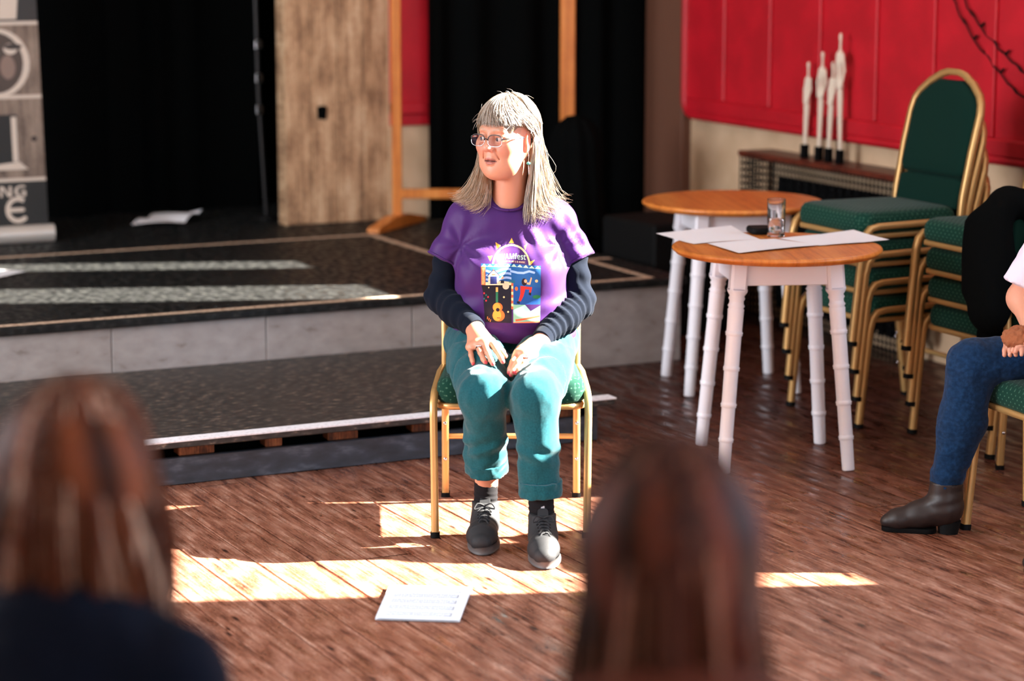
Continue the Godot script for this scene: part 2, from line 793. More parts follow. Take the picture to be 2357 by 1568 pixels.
func paints() -> void:
	mat("gold", rgb(196, 154, 96), 0.36, 0.5)
	mat("black_rubber", rgb(13, 13, 13), 0.7).metallic_specular = 0.25
	mat("white_paint", rgb(226, 224, 230), 0.42)
	mat("black_cloth", rgb(7, 8, 8), 0.95)
	M.black_cloth.metallic_specular = 0.12
	mat("dark_metal", rgb(40, 38, 38), 0.4, 0.6)
	mat("chrome", rgb(200, 200, 205), 0.18, 1.0)
	mat("black_iron", rgb(8, 8, 9), 0.6).metallic_specular = 0.2
	mat("paper", rgb(236, 236, 240), 0.8)
	var m := mat("red_board", rgb(190, 16, 34), 0.5)
	m.albedo_texture = noise_tex(0.01, 41, [[0.25, rgb(236, 234, 234)], [0.75, Color(1, 1, 1)]])
	tri(m, Vector3(0.7, 0.7, 0.7))
	m = mat("cream_wall", rgb(255, 255, 255), 0.85)
	m.albedo_texture = noise_tex(0.012, 42, [[0.2, rgb(196, 164, 130)], [0.8, rgb(214, 182, 148)]])
	tri(m, Vector3(0.6, 0.6, 0.6))
	m = mat("plain_wall", rgb(196, 180, 160), 0.9)
	mat("brown_strip", rgb(104, 66, 48), 0.7)
	mat("ceiling_paint", rgb(215, 210, 200), 0.9)
	# limewashed boards of the pillar
	m = mat("limewash", Color.WHITE, 0.85)
	m.albedo_texture = ImageTexture.create_from_image(wood_image(512, 1024, [[0.0, rgb(84, 62, 44)], [0.25, rgb(138, 104, 76)], [0.5, rgb(180, 142, 106)], [0.75, rgb(204, 170, 134)], [1.0, rgb(222, 196, 166)]], 21, 0.32, 0.6, 0))
	# orange pine of the table tops and the display frame
	m = mat("pine", Color.WHITE, 0.35)
	m.albedo_texture = ImageTexture.create_from_image(wood_image(256, 512, [[0.0, rgb(146, 74, 26)], [0.5, rgb(204, 120, 50)], [1.0, rgb(224, 150, 74)]], 22, 0.5, 0.25, 0))
	tri(m, Vector3(2.5, 1.2, 1.2), false)
	m = mat("shelf_wood", Color.WHITE, 0.4)
	m.albedo_texture = ImageTexture.create_from_image(wood_image(256, 512, [[0.0, rgb(40, 16, 10)], [0.5, rgb(92, 38, 24)], [1.0, rgb(120, 58, 38)]], 23, 0.5, 0.4, 0))
	tri(m, Vector3(1.5, 1.5, 1.5), false)
	m = mat("raw_ply", Color.WHITE, 0.8)
	m.albedo_texture = ImageTexture.create_from_image(wood_image(256, 256, [[0.0, rgb(50, 26, 14)], [0.5, rgb(120, 70, 40)], [1.0, rgb(170, 110, 70)]], 24, 0.6, 0.6, 0))
	tri(m, Vector3(3, 3, 3), false)
	# worn red-brown varnished floorboards
	m = mat("floorboard", Color.WHITE, 0.5)
	var im := wood_image(1024, 2048, [[0.0, rgb(34, 18, 13)], [0.2, rgb(88, 50, 36)], [0.42, rgb(132, 84, 64)], [0.6, rgb(154, 108, 88)], [0.8, rgb(184, 144, 124)], [1.0, rgb(214, 186, 168)]], 31, 0.4, 0.55, 16)
	m.albedo_texture = ImageTexture.create_from_image(im)
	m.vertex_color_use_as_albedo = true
	var gray: Image = im.duplicate()
	gray.convert(Image.FORMAT_L8)
	gray.resize(512, 1024)
	m.roughness_texture = ImageTexture.create_from_image(noise(0.02, 33, 4).get_seamless_image(512, 512))
	m.roughness = 0.85
	gray.bump_map_to_normal_map(1.2)
	m.normal_enabled = true
	m.normal_scale = 0.25
	m.metallic_specular = 0.36
	m.normal_texture = ImageTexture.create_from_image(gray)
	# black stage paint, scuffed
	m = mat("stage_black", Color.WHITE, 0.45)
	m.albedo_texture = noise_tex(0.02, 51, [[0.0, rgb(9, 10, 10)], [0.5, rgb(20, 21, 21)], [0.7, rgb(30, 31, 30)], [0.95, rgb(54, 54, 51)]], 1024, 1024, 3)
	m.roughness_texture = noise_tex(0.04, 52, [[0.2, rgb(90, 90, 90)], [0.8, rgb(230, 230, 230)]])
	m.roughness = 0.9
	m.metallic_specular = 0.35
	tri(m, Vector3(1.1, 1.1, 0.8))
	m = mat("step_black", Color.WHITE, 0.6)
	m.albedo_texture = noise_tex(0.03, 53, [[0.0, rgb(30, 27, 25)], [0.5, rgb(50, 46, 43)], [0.7, rgb(70, 63, 58)], [0.85, rgb(128, 108, 92)]], 1024, 1024)
	tri(m, Vector3(0.55, 1.1, 1.5))
	m = mat("fascia_blue", Color.WHITE, 0.5)
	m.albedo_texture = noise_tex(0.02, 54, [[0.0, rgb(40, 45, 52)], [0.6, rgb(56, 62, 72)], [0.92, rgb(86, 94, 106)]])
	tri(m, Vector3(0.8, 2.0, 0.8))
	m = mat("riser_white", Color.WHITE, 0.55)
	m.albedo_texture = noise_tex(0.02, 55, [[0.0, rgb(122, 112, 106)], [0.25, rgb(146, 138, 134)], [0.8, rgb(158, 151, 147)]])
	tri(m, Vector3(0.9, 1.5, 0.9))
	m = mat("edge_white", Color.WHITE, 0.6)
	m.albedo_texture = noise_tex(0.05, 56, [[0.0, rgb(200, 200, 204)], [0.5, rgb(242, 242, 248)]])
	tri(m, Vector3(2, 2, 2))
	m = mat("tape", Color.WHITE, 0.6)
	m.albedo_texture = noise_tex(0.04, 57, [[0.1, rgb(120, 94, 76)], [0.5, rgb(206, 178, 152)]])
	tri(m, Vector3(2, 2, 2))
	# green upholstery with its lattice of pale dots
	var up := Image.create(128, 128, false, Image.FORMAT_RGB8)
	up.fill(rgb(14, 50, 40))
	for y in 128:
		for x in 128:
			if (x * 7 + y * 13) % 5 == 0:
				up.set_pixel(x, y, rgb(18, 58, 46))
	for d: Vector2 in [Vector2(32, 32), Vector2(96, 96)]:
		disc(up, d, Vector2(14, 14), rgb(66, 104, 86))
	m = mat("green_fabric", Color.WHITE, 0.92)
	m.albedo_texture = ImageTexture.create_from_image(up)
	tri(m, Vector3(44, 44, 44), false)
	m.metallic_specular = 0.2
	m.rim_enabled = true
	m.rim = 0.12
	m = mat("green_back", rgb(10, 38, 31), 0.92)
	m.metallic_specular = 0.2
	m.rim_enabled = true
	m.rim = 0.12
	var gl := mat("glass", Color(1, 1, 1, 0.0), 0.02)
	gl.refraction_enabled = true
	gl.refraction_scale = 0.05
	var wa := mat("water", Color(1, 1, 1, 0.0), 0.02)
	wa.refraction_enabled = true
	wa.refraction_scale = 0.033
	var pane := mat("pane", Color(0.9, 0.95, 1.0, 0.06), 0.05)
	pane.transparency = BaseMaterial3D.TRANSPARENCY_ALPHA


# a wall in the plane x = const with openings [z0, z1, y0, y1]
func wall_x(g: G, x0: float, x1: float, z0: float, z1: float, top: float, holes: Array) -> void:
	var z := z0
	for h in holes:
		g.box(Vector3((x0 + x1) / 2, top / 2, (z + h[0]) / 2), Vector3(x1 - x0, top, h[0] - z))
		g.box(Vector3((x0 + x1) / 2, h[2] / 2, (h[0] + h[1]) / 2), Vector3(x1 - x0, h[2], h[1] - h[0]))
		g.box(Vector3((x0 + x1) / 2, (top + h[3]) / 2, (h[0] + h[1]) / 2), Vector3(x1 - x0, top - h[3], h[1] - h[0]))
		z = h[1]
	g.box(Vector3((x0 + x1) / 2, top / 2, (z + z1) / 2), Vector3(x1 - x0, top, z1 - z))


func window(n: int, at: Vector3, wide: float, high: float, turn: float) -> void:
	var g := G.new()
	var f := 0.05
	for s: float in [-1.0, 1.0]:
		g.box(Vector3(s * (wide - f) / 2, 0, 0), Vector3(f, high, 0.08), 0.006)
		g.box(Vector3(0, s * (high - f) / 2, 0), Vector3(wide, f, 0.08), 0.006)
	var o := struct("window_%d" % n, g, M.white_paint)
	o.position = at
	o.rotation.y = turn
	var p := G.new()
	p.quad(Vector3(-wide / 2, -high / 2, 0), Vector3(wide / 2, -high / 2, 0), Vector3(wide / 2, high / 2, 0), Vector3(-wide / 2, high / 2, 0))
	part("pane", p, M.pane, o)


func room() -> void:
	var g := G.new()
	var holes := [[-8.70, -8.36, 1.8, 3.1], [-7.96, -7.46, 1.8, 3.1], [-5.6, -4.345, 1.42, 3.35], [-2.3, -0.5, 1.0, 3.2], [0.5, 2.3, 1.0, 3.2]]
	wall_x(g, 5.8, 6.05, -11.9, 3.2, 4.2, holes)
	struct("wall_right", g, M.cream_wall)
	for i in holes.size():
		var h: Array = holes[i]
		window(i + 1, Vector3(5.95, (h[2] + h[3]) / 2, (h[0] + h[1]) / 2), h[1] - h[0], h[3] - h[2], PI / 2)
	g = G.new()
	wall_x(g, -2.7, -2.5, -11.9, 3.2, 4.2, [[-8.0, -5.4, 1.0, 3.2]])
	struct("wall_left", g, M.plain_wall)
	g = G.new()
	g.box(Vector3(1.65, 2.1, -11.8), Vector3(8.7, 4.2, 0.2))
	struct("wall_back", g, M.black_cloth)
	g = G.new()
	g.box(Vector3(-1.15, 2.1, 3.1), Vector3(2.7, 4.2, 0.2))
	g.box(Vector3(4.45, 2.1, 3.1), Vector3(3.1, 4.2, 0.2))
	g.box(Vector3(1.55, 0.5, 3.1), Vector3(2.7, 1.0, 0.2))
	g.box(Vector3(1.55, 3.7, 3.1), Vector3(2.7, 1.0, 0.2))
	struct("wall_front", g, M.plain_wall)
	window(6, Vector3(1.55, 2.1, 3.12), 2.7, 2.2, 0)
	window(7, Vector3(-2.6, 2.1, -6.7), 2.6, 2.2, PI / 2)
	g = G.new()
	g.box(Vector3(1.65, 4.3, -4.35), Vector3(8.9, 0.2, 15.1))
	struct("ceiling", g, M.ceiling_paint)
	# floor: a dark underlay and single boards, seams where the photograph shows them near the step
	g = G.new()
	g.box(Vector3(1.65, -0.08, -4.35), Vector3(8.9, 0.1, 15.1))
	var floor_ := struct("floor", g, M.black_rubber)
	var seams := [2.396, 2.535, 2.675, 2.819, 2.977, 3.061]
	var u := 3.061
	while u < 5.8:
		u += rng.randf_range(0.148, 0.166)
		seams.append(minf(u, 5.8))
	u = 2.396
	while u > -2.5:
		u -= rng.randf_range(0.14, 0.156)
		seams.insert(0, u)
	for i in seams.size() - 1:
		var z := -11.6
		var first := true
		while z < 3.0:
			var e := minf(3.0, z + rng.randf_range(2.6, 5.2))
			if first:
				e = z + rng.randf_range(3.0, 6.0)
			first = false
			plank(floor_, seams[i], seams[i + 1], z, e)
			z = e


func plank(floor_: Node3D, x0: float, x1: float, z0: float, z1: float) -> void:
	var g := G.new()
	var gap := 0.0016 + rng.randf() * 0.0012
	x0 += gap
	x1 -= gap
	var seg := maxi(2, int((z1 - z0) / 0.45))
	var off := Vector2(rng.randf(), rng.randf())
	var own := rng.randf_range(0.84, 1.1)
	var warm := rng.randf_range(-0.04, 0.04)
	var lip := 0.0015
	var rise := rng.randf_range(-0.0012, 0.0)
	var rows := []
	for i in seg + 1:
		var z := lerpf(z0 + 0.001, z1 - 0.001, float(i) / seg)
		# less worn, redder varnish towards right and back, with shade painted into the tint
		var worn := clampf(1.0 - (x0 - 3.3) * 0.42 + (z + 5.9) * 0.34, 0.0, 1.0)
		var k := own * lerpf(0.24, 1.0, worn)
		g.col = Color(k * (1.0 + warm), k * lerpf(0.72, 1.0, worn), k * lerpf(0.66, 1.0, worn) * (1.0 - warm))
		var row := []
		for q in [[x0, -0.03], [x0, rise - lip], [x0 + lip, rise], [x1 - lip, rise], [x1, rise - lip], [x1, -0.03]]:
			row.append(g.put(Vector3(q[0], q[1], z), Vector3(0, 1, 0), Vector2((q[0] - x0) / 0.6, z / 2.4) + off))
		g.n[row[0]] = Vector3(-1, 0, 0)
		g.n[row[1]] = Vector3(-1, 0.3, 0).normalized()
		g.n[row[4]] = Vector3(1, 0.3, 0).normalized()
		g.n[row[5]] = Vector3(1, 0, 0)
		rows.append(row)
	for i in seg:
		for k in 5:
			g.ix.append_array(PackedInt32Array([rows[i][k], rows[i][k + 1], rows[i + 1][k], rows[i][k + 1], rows[i + 1][k + 1], rows[i + 1][k]]))
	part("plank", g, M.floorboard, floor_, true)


func stage() -> void:
	# low front step
	var t := thing("step", "long low black step with white front edge along the foot of the stage", "step", Vector3(0, 0, -7.22))
	var g := G.new()
	g.box(Vector3(1.2, 0.139, -0.575), Vector3(5.42, 0.022, 1.22), 0.003)
	part("deck", g, M.step_black, t)
	g = G.new()
	g.box(Vector3(1.2, 0.151, 0.008), Vector3(5.425, 0.006, 0.062), 0.001)
	part("edge_strip", g, M.edge_white, t, false, "worn white painted front edge")
	g = G.new()
	g.box(Vector3(1.2, 0.045, -0.012), Vector3(5.32, 0.088, 0.022), 0.002)
	part("fascia", g, M.fascia_blue, t)
	g = G.new()
	g.box(Vector3(3.855, 0.064, -0.59), Vector3(0.022, 0.126, 1.15), 0.002)
	part("side_board", g, M.fascia_blue, t)
	var x := -1.2
	while x < 3.84:
		var w := rng.randf_range(0.05, 0.13)
		g = G.new()
		g.box(Vector3(x + w / 2, 0.108, -0.05), Vector3(w, 0.038, 0.06), 0.003, Basis(Vector3.UP, rng.randf_range(-0.06, 0.06)))
		part("packing_block", g, M.raw_ply, t)
		x += w + rng.randf_range(0.09, 0.2)
	g = G.new()
	g.box(Vector3(1.2, 0.06, -0.14), Vector3(5.2, 0.12, 0.02))
	part("back_batten", g, M.black_cloth, t)
	# stage
	t = thing("stage", "low black-floored stage with scuffed white panel front and tape lines", "stage", Vector3(0, 0, -8.42))
	g = G.new()
	g.box(Vector3(1.19, 0.33, -1.64), Vector3(7.42, 0.03, 3.32), 0.004)
	part("deck", g, M.stage_black, t)
	g = G.new()
	for k in 9:
		g.box(Vector3(4.86 - 0.6 * k - 0.3, 0.16, -0.03), Vector3(0.5, 0.3, 0.02))
	part("frame", g, M.black_cloth, t)
	var p := 4.883
	while p > -2.4:
		g = G.new()
		g.box(Vector3(p - 0.2985, 0.157, -0.009), Vector3(0.595, 0.314, 0.018), 0.0025)
		part("riser_panel", g, M.riser_white, t)
		p -= 0.598
	g = G.new()
	g.box(Vector3(4.874, 0.157, -1.65), Vector3(0.018, 0.314, 3.26), 0.002)
	part("side_panel", g, M.riser_white, t)
	for q in [[Vector3(1.15, 0.3455, -0.03), Vector3(7.2, 0.002, 0.036)], [Vector3(4.755, 0.3455, -0.33), Vector3(0.03, 0.002, 0.62)], [Vector3(4.83, 0.3455, -0.6), Vector3(0.1, 0.002, 0.03)],
		[Vector3(1.4, 0.3455, -1.76), Vector3(5.7, 0.002, 0.035)], [Vector3(4.25, 0.3455, -1.2), Vector3(0.035, 0.002, 1.15)]]:
		g = G.new()
		g.box(q[0], q[1], 0.0008)
		part("tape_line", g, M.tape, t)


func backdrop() -> void:
	var deck := 0.345
	# pillar
	var g := G.new()
	g.box(Vector3(4.28, 2.1, -10.70), Vector3(0.525, 4.2, 0.1), 0.006)
	# its boards, each a shallow pale upright
	var o := struct("pillar", g, M.limewash)
	for k in 4:
		var w := 0.13
		g = G.new()
		g.box(Vector3(4.0175 + 0.1312 * (k + 0.5), deck + 0.95 + rng.randf() * 0.02, -10.643), Vector3(w - 0.001, 1.9, 0.012 + rng.randf() * 0.004), 0.002)
		for i in g.t.size():
			g.t[i] = Vector2(g.v[i].x * 1.4, g.v[i].y * 0.55)
		part("board", g, M.limewash, o)
	var hole := G.new()
	hole.slab(PackedVector2Array([Vector2(-0.022, -0.03), Vector2(0.02, -0.034), Vector2(0.026, 0.024), Vector2(0.008, 0.033), Vector2(-0.024, 0.028)]), -0.004, 0.004, Transform3D(Basis(), Vector3(4.2, 0.875, -10.634)))
	part("knot_hole", hole, M.black_cloth, o)
	# rear wall right of the pillar, cream below, red boarding above
	g = G.new()
	g.box(Vector3(5.17, 2.1, -10.75), Vector3(1.26, 4.2, 0.25))
	struct("wall_rear", g, M.cream_wall)
	g = G.new()
	g.box(Vector3(4.66, 1.85, -10.61), Vector3(0.24, 2.1, 0.025), 0.004)
	g.box(Vector3(4.66, 0.885, -10.6), Vector3(0.24, 0.06, 0.05), 0.006)
	struct("trim_1", g, M.red_board)
	# black curtain left
	var fold := func(a: float, b: float) -> Vector3:
		var w := a * 58.0
		return Vector3(lerpf(1.2, 4.16, a) + sin(w * 2.1) * 0.008, lerpf(deck, 3.9, b), -11.45 + sin(w + sin(a * 23.0) * 1.2) * 0.05 * (0.6 + 0.4 * b) + sin(w * 0.37) * 0.03)
	g = G.new()
	g.sheet(fold, 220, 6)
	note(part("stage_curtain", g, M.black_cloth), "wide black pleated curtain hanging behind the left of the stage", "curtain")
	# pole with clamps between curtain and pillar
	var t := thing("curtain_pole", "thin dark metal upright pole with clamps beside the pillar", "pole", Vector3(4.0, deck, -10.95))
	g = G.new()
	g.tube([Vector3(0.03, 0, 0), Vector3(0, 0.6, 0), Vector3(-0.03, 2.6, 0)], [0.012], 8)
	part("pole", g, M.dark_metal, t)
	g = G.new()
	g.lathe([Vector2(0.0, 0), Vector2(0.07, 0), Vector2(0.07, 0.012), Vector2(0.014, 0.02), Vector2(0.0, 0.02)], 20, Transform3D(Basis(), Vector3(0.03, 0, 0)))
	part("foot", g, M.dark_metal, t)
	for y: float in [0.53, 0.68, 0.84]:
		g = G.new()
		g.box(Vector3(-0.005, y, 0.016), Vector3(0.035, 0.045, 0.03), 0.004)
		part("clamp", g, M.chrome, t)
	# black drape right
	var drape := func(a: float, b: float) -> Vector3:
		var w := a * 34.0
		return Vector3(lerpf(4.70, 5.775, a), lerpf(0.352 if a < 0.26 else 0.02, 3.9, b), lerpf(-10.52, -10.31, a) + sin(w + sin(a * 9.0)) * 0.022)
	g = G.new()
	g.sheet(drape, 120, 6)
	note(part("corner_drape", g, M.black_cloth), "tall black drape covering the wall behind the seated woman", "drape")
	# wooden display frame: two posts, rail, foot
	t = thing("display_frame", "tall orange wooden frame of two posts, bottom rail and foot on the stage", "frame", Vector3(4.482, deck, -10.4), -YAW)
	for x: float in [0.0, 0.80]:
		g = G.new()
		g.box(Vector3(x, 0.98, 0), Vector3(0.046 if x == 0.0 else 0.07, 1.95, 0.035), 0.004)
		part("post", g, M.pine, t)
		g = G.new()
		g.slab(PackedVector2Array([Vector2(-0.27, 0), Vector2(0.27, 0), Vector2(0.27, 0.02), Vector2(0.07, 0.055), Vector2(-0.07, 0.055), Vector2(-0.27, 0.02)]), -0.03, 0.03, Transform3D(Basis(Vector3.UP, deg_to_rad(68)), Vector3(x, 0.0, 0)))
		part("foot", g, M.pine, t)
	g = G.new()
	g.box(Vector3(0.40, 0.155, 0), Vector3(0.78, 0.045, 0.03), 0.004)
	part("rail", g, M.pine, t)
	g = G.new()
	g.box(Vector3(0.40, 1.9, 0), Vector3(0.78, 0.045, 0.03), 0.004)
	part("rail", g, M.pine, t)
	# cloth-covered stand in front of the right-hand post
	var b := Body.new()
	b.bone(Vector3(0, 0.02, 0), Vector3(0, 0.42, 0), 0.14, 0.11, 0.05, Vector3.ZERO, 1.0, 2)
	b.ell(Vector3(0, 0.44, 0), Vector3(0.105, 0.13, 0.1), Basis(), 0.05)
	b.fold_most = 0.006
	b.fold = func(p: Vector3) -> float: return sin(atan2(p.x, p.z) * 9.0 + p.y * 4.0) * 0.006
	g = G.new()
	b.build(g, 0.015)
	var cov := part("covered_speaker", g, M.black_cloth)
	cov.position = Vector3(4.985, deck, -9.55)
	note(cov, "rounded black cloth cover over a stand on the stage behind the woman", "cover")
	# equipment case
	t = thing("equipment_case", "black equipment case on the floor behind the far round table", "case", Vector3(5.25, 0, -9.12), 0.1)
	g = G.new()
	g.box(Vector3(0, 0.25, 0), Vector3(0.5, 0.49, 0.4), 0.012)
	part("body", g, M.black_rubber, t)
	g = G.new()
	g.tube([Vector3(-0.06, 0.3, 0.205), Vector3(-0.05, 0.3, 0.225), Vector3(0.05, 0.3, 0.225), Vector3(0.06, 0.3, 0.205)], [0.008], 8)
	part("handle", g, M.black_iron, t)
	# crumpled papers left on the stage floor
	var sheet := func(a: float, c: float) -> Vector3:
		return Vector3((a - 0.5) * 0.32, 0.004 + 0.02 * absf(sin(a * 5.0 + c * 2.0)) + 0.03 * a * c, (c - 0.5) * 0.24)
	g = G.new()
	g.sheet(sheet, 12, 8)
	var pa := part("loose_sheet", g, M.paper)
	pa.position = Vector3(3.55, deck, -11.02)
	pa.rotation.y = 0.9
	note(pa, "loose white sheet lying at the foot of the black curtain", "paper")
	g = G.new()
	g.sheet(func(a: float, c: float) -> Vector3: return Vector3((a - 0.5) * 0.3, 0.003 + 0.006 * a * c, (c - 0.5) * 0.21), 6, 6)
	pa = part("loose_sheet", g, M.paper)
	pa.position = Vector3(2.33, deck, -9.68)
	pa.rotation.y = 0.62
	note(pa, "white sheet lying in the sun on the stage in front of the banner", "paper")
	banner(deck)
	right_wall()


func banner(deck: float) -> void:
	var im := Image.create(512, 1024, false, Image.FORMAT_RGB8)
	# 0.8 m wide, 1.6 m tall: 640 px per metre; the right-hand edge is what shows
	var wd := wood_image(512, 1024, [[0.0, rgb(60, 48, 40)], [0.5, rgb(116, 98, 84)], [1.0, rgb(150, 132, 116)]], 61, 0.5, 0.5, 6)
	im.blit_rect(wd, Rect2i(0, 0, 512, 1024), Vector2i.ZERO)
	var pale := rgb(196, 180, 164)
	var dark := rgb(26, 26, 24)
	var s := 640.0
	var y := func(h: float) -> float: return 1024.0 - h * s   # height above the foot of the print
	im.fill_rect(Rect2i(0, int(y.call(0.205)), 512, 1024), dark)
	im.fill_rect(Rect2i(0, int(y.call(1.6)), 512, int((1.6 - 0.905) * s)), rgb(44, 42, 40))
	fill(im, [Vector2(440, y.call(1.6)), Vector2(500, y.call(1.6)), Vector2(452, y.call(0.92)), Vector2(400, y.call(0.92))], pale)
	for h: float in [0.205, 0.575, 0.9]:
		im.fill_rect(Rect2i(0, int(y.call(h)) - 7, 512, 10), pale)
	# ring of the O with a round picture inside
	disc(im, Vector2(392, y.call(0.73)), Vector2(92, 96), pale)
	disc(im, Vector2(385, y.call(0.73)), Vector2(80, 86), rgb(70, 58, 50))
	disc(im, Vector2(430, y.call(0.79)), Vector2(20, 16), pale)
	disc(im, Vector2(420, y.call(0.71)), Vector2(22, 34), rgb(126, 104, 92))
	disc(im, Vector2(438, y.call(0.8)), Vector2(26, 8), rgb(50, 42, 38))
	# serif I
	im.fill_rect(Rect2i(350, int(y.call(0.5)), 88, int(0.22 * s)), dark)
	im.fill_rect(Rect2i(420, int(y.call(0.49)), 16, int(0.2 * s)), pale)
	fill(im, [Vector2(330, y.call(0.275)), Vector2(438, y.call(0.29)), Vector2(464, y.call(0.255)), Vector2(330, y.call(0.255))], pale)
	disc(im, Vector2(484, y.call(0.39)), Vector2(8, 8), rgb(44, 30, 24))
	write(im, "ING", Vector2(352, y.call(0.184)), Vector2(100, 0), Vector2(0, 32), pale)
	# rounded E
	var arc := []
	for k in 13:
		var a := lerpf(-0.9, -TAU + 0.9, k / 12.0)
		arc.append(Vector2(426 + cos(a) * 30, y.call(0.075) + sin(a) * 32))
	stroke(im, arc, 13, pale)
	stroke(im, [Vector2(400, y.call(0.075)), Vector2(440, y.call(0.075))], 12, pale)
	var m := mat("banner_print", Color.WHITE, 0.6)
	m.albedo_texture = ImageTexture.create_from_image(im)
	var t := thing("pull_up_banner", "pull-up banner printed with plank letters on a silver base beside the curtain", "banner", Vector3(2.46, deck, -10.6))
	var g := G.new()
	g.tube([Vector3(-0.42, 0.04, 0), Vector3(0.42, 0.04, 0)], [0.04], 16, true, 0.5)
	part("base", g, mat("banner_base", rgb(190, 182, 172), 0.35, 0.3), t)
	g = G.new()
	var lean := 0.016
	var tilt := -0.03
	var q := [Vector3(-0.4, 0.075, 0), Vector3(0.4, 0.075, 0), Vector3(0.4 + tilt, 1.675, -lean), Vector3(-0.4 + tilt, 1.675, -lean)]
	g.quad(q[0], q[1], q[2], q[3], [Vector2(0, 1), Vector2(1, 1), Vector2(1, 0), Vector2(0, 0)])
	part("print", g, m, t)
	g = G.new()
	var back := Vector3(0, 0, -0.003)
	g.quad(q[1] + back, q[0] + back, q[3] + back, q[2] + back)
	part("backing", g, M.paper, t)
	g = G.new()
	g.tube([Vector3(-0.41 + tilt, 1.68, -lean), Vector3(0.41 + tilt, 1.68, -lean)], [0.012], 10)
	part("top_rail", g, M.banner_base, t)
	g = G.new()
	g.tube([Vector3(0, 0.06, -0.03), Vector3(tilt, 1.68, -lean - 0.02)], [0.01], 8)
	part("pole", g, M.dark_metal, t)


